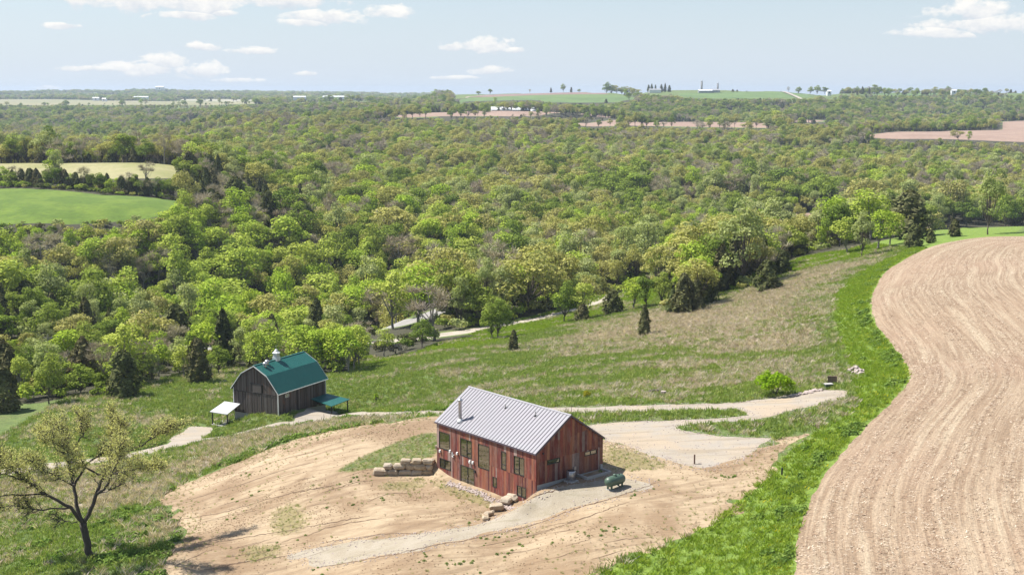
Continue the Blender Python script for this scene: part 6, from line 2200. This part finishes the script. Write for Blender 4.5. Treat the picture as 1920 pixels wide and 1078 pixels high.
k = okh & (((cr < 4) & (ls < 0) & (wpatch < -.05) & (gr_.uniform(size=len(x)) < .06)) | ((ls < 0) & (gr_.uniform(size=len(x)) < .006)) | ((di > 0) & (hd_ < 2.5) & (gr_.uniform(size=len(x)) < .012)))
sow('yellow_wildflowers', 'yellow', x[k], y[k], .5, 1.0)
# sparse sprigs and dead grass on the bare soil
x, y = rnd_in(60000, -40, 45, 95, 150)
di = sdf(dirt, x, y)
sp_ = np.min([sdf(p_, x, y) for p_ in strawp], 0)
bk_ = sdf(bank, x, y)
pt = fbm(x / 5, y / 3, 61, 3)
okd = (di < 0) & off_house(x, y) & (hard(x, y) > .1)
u_ = gr_.uniform(size=len(x))
k = okd & (((sp_ < 0) & (u_ < .50)) | ((bk_ < 0) & (u_ < .75)) | ((pt > .12) & (u_ < .10)) | (u_ < .012) | ((di > -7) & (u_ < .34 * np.clip(1 + di / 7, 0, 1) ** 2 + .0)))
g2 = gr_.uniform(size=len(x)) < np.where(bk_ < 0, .60, .45)
sow('sparse_green_sprigs', 'green', x[k & g2], y[k & g2], .2, .5)
sow('dead_grass', 'dry', x[k & ~g2], y[k & ~g2], .15, .34, .5)
# chopped corn stalks on the big field
x, y = rnd_in(300000, 12, 118, 80, 300)
ok_ = in_view(x, y) & (gr_.uniform(size=len(x)) < np.clip((230 / np.hypot(x, y)) ** 1.2 * .55, .12, 1))
x, y = x[ok_], y[ok_]
k = sdf(crop, x, y) < -.15
x, y = x[k], y[k]
rowd = fbm(ldf(crop_edge, 0.0, x, y) / 1.1, y / 40, 71, 2)
k = gr_.uniform(size=len(x)) < np.clip(.50 + rowd * .9, .08, 1)
sow('corn_stubble', 'straw', x[k], y[k], .38, .85, .1)
# loose stones along the ragged edges of drive and path
x, y = rnd_in(150000, -40, 60, 98, 160)
hd_ = np.minimum.reduce([sdf(pad, x, y), sdf(turn, x, y), sdf(path, x, y), ldf(drive_l, 3.3, x, y)])
k = (hd_ < 1.1) & (gr_.uniform(size=len(x)) < np.where(hd_ > -.7, .36, .03)) & off_house(x, y)
LOOSE = np.column_stack([x[k], y[k]])
# small pale stones edging the foot of the front wall
ex = gr_.uniform(-12.5, -1.6, 420)
ey = -.75 + gr_.normal(0, .22, 420) - np.where(ex > -6, .25, 0)
q = HO[:2][None] + HU[None] * ex[:, None] + HV[None] * ey[:, None]
cs = bpy.data.collections.new('stone_kinds')
for v in range(3):
    mb = rock(1, .8, .55, 60 + v, .25, .2)
    cs.objects.link(bpy.data.objects.new('s%d' % v, mb.mesh('small_stone', m_pale)))
scatter('edging_gravel', np.column_stack([q, height(q[:, 0], q[:, 1]) + .02]), np.column_stack([gr_.normal(0, .3, 420), gr_.normal(0, .3, 420), gr_.uniform(0, 6, 420)]), gr_.uniform(.10, .26, (420, 1)) * np.ones((1, 3)), gr_.integers(0, 3, 420), cs)

nl_ = len(LOOSE)
scatter('loose_gravel', np.column_stack([LOOSE, height(LOOSE[:, 0], LOOSE[:, 1]) + .01]), gr_.uniform(0, 6, (nl_, 3)) * np.array([[.1, .1, 1]]), gr_.uniform(.05, .15, (nl_, 1)) * np.ones((1, 3)), gr_.integers(0, 3, nl_), cs)
print('loose', nl_)

cc = bpy.data.collections.new('clod_kinds')
m_clod = plain('dry_soil_clod', (0.27, 0.185, 0.11), .95, .35, 2)
for v in range(3):
    cc.objects.link(bpy.data.objects.new('c%d' % v, rock(1, .85, .6, 80 + v, .25, .2).mesh('soil_clod', m_clod)))
x, y = rnd_in(70000, -40, 45, 95, 150)
cl_ = fbm(x / 4.5, y / 2.5, 91, 3)
k = (sdf(dirt, x, y) < -.2) & off_house(x, y) & (hard(x, y) > .1) & (sdf(bank, x, y) > 0) & (gr_.uniform(size=len(x)) < np.clip(.12 + cl_ * .9, .02, .6))
x, y = x[k], y[k]
nc_ = len(x)
scatter('soil_clods', np.column_stack([x, y, height(x, y) + .01]), gr_.uniform(0, 6, (nc_, 3)) * np.array([[.1, .1, 1]]), gr_.uniform(.04, .13, (nc_, 1)) * np.ones((1, 3)), gr_.integers(0, 3, nc_), cc)
print('clods', nc_)
# ------------------------------------------------------------------ farms far away
m_fwhite = plain('far_white_roof', (.72, .73, .75), .5, .05, .3)
m_fgrey = plain('far_grey_roof', (.30, .31, .33), .6, .1, .3)
m_fred = plain('far_brown_wall', (.20, .15, .13), .8, .1, .3)
m_silo = plain('silo_concrete', (.26, .25, .25), .8, .15, .2)


def at(px, py, D):
    a, b = ray(px, py)
    return a * D, D, b * D


def shed(px, py, D, L, Wd, H, rise, label, roof_m, wall_m, rz=0.0, group=None, name='barn', cat='barn', doors=0):
    x, y, z = at(px, py, D)
    t = thing(name, label, cat, (x, y, z), rz, group)
    MB().box((-L / 2, -Wd / 2, -6), (L / 2, Wd / 2, H)).build('wall', wall_m, t)
    rf = MB().prism([(-L / 2 - .4, -Wd / 2 - .5, H - .1), (-L / 2 - .4, 0, H + rise), (-L / 2 - .4, Wd / 2 + .5, H - .1), (-L / 2 - .4, Wd / 2 + .5, H + .15), (-L / 2 - .4, 0, H + rise + .25), (-L / 2 - .4, -Wd / 2 - .5, H + .15)], (L + .8, 0, 0))
    rf.build('roof', roof_m, t)
    for i in range(doors):
        X_ = -L / 2 + L * (i + .5) / doors
        MB().box((X_ - 1.6, -Wd / 2 - .06, -1), (X_ + 1.6, -Wd / 2 - .002, H * .8)).build('door', m_dark, t)
    return t


def silo(px, py, D, r_, h_, label):
    x, y, z = at(px, py, D)
    t = thing('silo', label, 'silo', (x, y, z))
    b = MB().lathe([(r_, -5), (r_, h_)], 20).build('tower', m_silo, t, True)
    MB().lathe([(r_ * 1.03, h_), (r_ * 1.03, h_ + .8), (r_ * .8, h_ + 2.0), (r_ * .3, h_ + 2.8), (.1, h_ + 3)], 20).build('cap', m_fgrey, t, True)
    for k in range(6):
        MB().lathe([(r_ * 1.015, h_ * (k + .6) / 6.4), (r_ * 1.015, h_ * (k + .6) / 6.4 + .35)], 20).build('hoop', m_fgrey, b)


shed(948, 209, 1930, 43, 17, 2.2, 4.2, 'long low white roofed barn on the pale field at mid distance', m_fwhite, m_fwhite, R(4))
shed(983, 209.5, 1935, 13, 9, 2.5, 2.5, 'small brown barn right of the long white barn', m_fwhite, m_fred, R(20), doors=1)
shed(991, 205, 1990, 8, 6, 3.0, 2.2, 'small white house above the brown barn at mid distance', m_fwhite, m_fwhite, R(35), name='farm_house', cat='house', doors=1)
x, y, z = at(1000, 209, 1935)
t = thing('grain_bin', 'domed pale grain bin at the right end of the mid distance farm', 'grain bin', (x, y, z))
MB().lathe([(4.2, -4), (4.2, 3.2)], 20).build('drum', m_fwhite, t, True)
MB().lathe([(4.3, 3.2), (3.2, 4.8), (1.2, 5.8), (.3, 6.0)], 20).build('dome', m_fgrey, t, True)
silo(1315.5, 171.5, 2860, 2.2, 20.5, 'taller of two dark silos on the skyline')
silo(1345.5, 171.5, 2870, 2.0, 15.5, 'shorter of two dark silos on the skyline')
shed(1322, 173.2, 2840, 30, 12, 3.0, 2.5, 'low white roofed shed at the foot of the taller silo', m_fwhite, m_fgrey, R(3))
shed(1341, 173, 2850, 20, 12, 3.5, 3.0, 'low grey barn at the foot of the shorter silo', m_fgrey, m_fgrey, R(-5))
shed(1228, 172, 2830, 26, 10, 3.0, 3.0, 'low pale farmhouse under the row of dark spruces on the skyline', m_fgrey, m_fwhite, 0, name='farm_house', cat='house')
shed(1554, 175, 2850, 9, 7, 3.5, 2.5, 'small white house at the right end of the skyline tree clump', m_fwhite, m_fwhite, R(10), name='farm_house', cat='house', doors=1)
shed(1788, 173.5, 2980, 12, 8, 3.5, 2.5, 'small white farmhouse far right on the skyline', m_fwhite, m_fwhite, R(5), name='farm_house', cat='house', doors=1)
shed(562, 184.5, 4300, 42, 14, 4.0, 3.0, 'shorter white shed of the far left farm', m_fwhite, m_fwhite, 0)
shed(632, 184.6, 4350, 95, 16, 4.5, 3.2, 'very long white shed of the far left farm', m_fwhite, m_fwhite, 0)
shed(265, 184.6, 4700, 52, 14, 4.0, 3.0, 'low white shed on the far left plain', m_fwhite, m_fwhite, 0)
shed(180, 187, 4500, 22, 12, 5.0, 3.0, 'left white farm building on the distant plain', m_fwhite, m_fwhite, R(12), doors=1)
shed(196, 188.3, 4300, 14, 10, 4.0, 3.0, 'right white farm building on the distant plain', m_fwhite, m_fwhite, R(-15), doors=1)
shed(300, 167.4, 7300, 46, 20, 10.0, 6.0, 'pale farmhouse among trees on the far left ridge', m_fwhite, m_fwhite, 0, name='farm_house', cat='house', doors=1)

# trees that stand out on the skyline
SKY = [('maple', 1137, 176, 21, 1.3, 'leftmost and tallest tree of the round skyline wood'), ('maple', 1146, 177.5, 17, 1.5, 'second tree from left in the round skyline wood'), ('oak', 1156, 178, 17, 1.5, 'third tree from left in the round skyline wood'),
       ('maple', 1166, 178, 16, 1.5, 'fourth tree from left in the round skyline wood'), ('oak', 1175, 178, 15, 1.6, 'fifth tree from left in the round skyline wood'), ('maple', 1184, 178, 13, 1.6, 'rightmost tree of the round skyline wood'),
       ('maple', 1056, 172, 14, 1.1, 'tallest single tree on the crest above the plum field'), ('cedar', 1033, 173, 8, 1.2, 'small dark tree left of the tallest crest tree'), ('cedar', 1071, 173, 9, .9, 'narrow dark tree right of the tallest crest tree'),
       ('maple', 1086, 173, 6, 1.6, 'low bush right of the narrow crest tree'), ('maple', 919, 176, 9, 1.7, 'round tree on the crest above the gravel lane'), ('maple', 897, 178, 7, 2.0, 'low wide tree left of the round crest tree'), ('bare', 993, 174, 6, 1.4, 'thin bare tree at the middle of the plum field crest'),
       ('cedar', 1216, 172, 12, .9, 'leftmost spruce of the dark skyline row'), ('cedar', 1222, 172, 14, .8, 'second spruce of the dark skyline row'), ('cedar', 1229, 172, 12, .9, 'third spruce of the dark skyline row'), ('cedar', 1240, 172, 13, .9, 'fourth spruce of the dark skyline row'),
       ('cedar', 1247, 172, 15, .9, 'fifth and tallest spruce of the dark skyline row'), ('cedar', 1255, 173, 12, 1.0, 'rightmost spruce of the dark skyline row'), ('cedar', 1374, 176, 8, 1.6, 'left dark bush on the green field right of the silos'), ('cedar', 1382, 176, 7, 1.6, 'right dark bush on the green field right of the silos'), ('cedar', 1400, 178, 7, 1.2, 'lone dark bush furthest right of the silos'),
       ('bare', 1479, 173, 9, 1.2, 'small tree beside the top of the skyline gravel road'), ('maple', 1497, 177, 14, 1.3, 'tall green tree right of the skyline gravel road'), ('maple', 1519, 176, 13, 1.4, 'left tree of the clump before the skyline house'), ('maple', 1532, 176, 15, 1.4, 'highest tree of the clump before the skyline house'), ('maple', 1546, 176, 13, 1.4, 'right tree of the clump before the skyline house'),
       ('oak', 1589, 175, 12, 1.2, 'spreading tree alone on the right skyline'), ('bare', 1602, 176, 10, 1.2, 'bare tree right of the lone skyline tree'), ('cedar', 1617, 176, 13, .9, 'pointed spruce in the right skyline group'), ('cedar', 1630, 176, 11, 1.0, 'last spruce of the right skyline group'), ('maple', 1720, 176, 7, 2.4, 'broad low tree on the right skyline'), ('maple', 1832, 178, 11, 1.8, 'rounded tree on the skyline above the pink field')]
for i, (sp, px, py, hh, wf, lb) in enumerate(SKY):
    D_ = 2880.0
    x, y, z = at(px, py, D_)
    plant(sp, i, x, y, z - 1.0, (hh * D_ / FPX + 1.0) / SPEC[sp][0], i * 1.3, lb, None, wf, name='spruce_tree' if 'spruce' in lb else None)

# ------------------------------------------------------------------ the air of the valley
m_air, nt = new_mat('clear_spring_air')
pv = nt.n('ShaderNodeVolumePrincipled', {'Color': (0.70, 0.83, 1.0, 1), 'Density': 0.00007, 'Anisotropy': 0.15})
o = nt.n('ShaderNodeOutputMaterial')
nt.t.links.new(pv.outputs[0], o.inputs['Volume'])
MB().box((-9500, -30, -100), (9500, 12500, 42)).build('haze', m_air, kind='stuff')
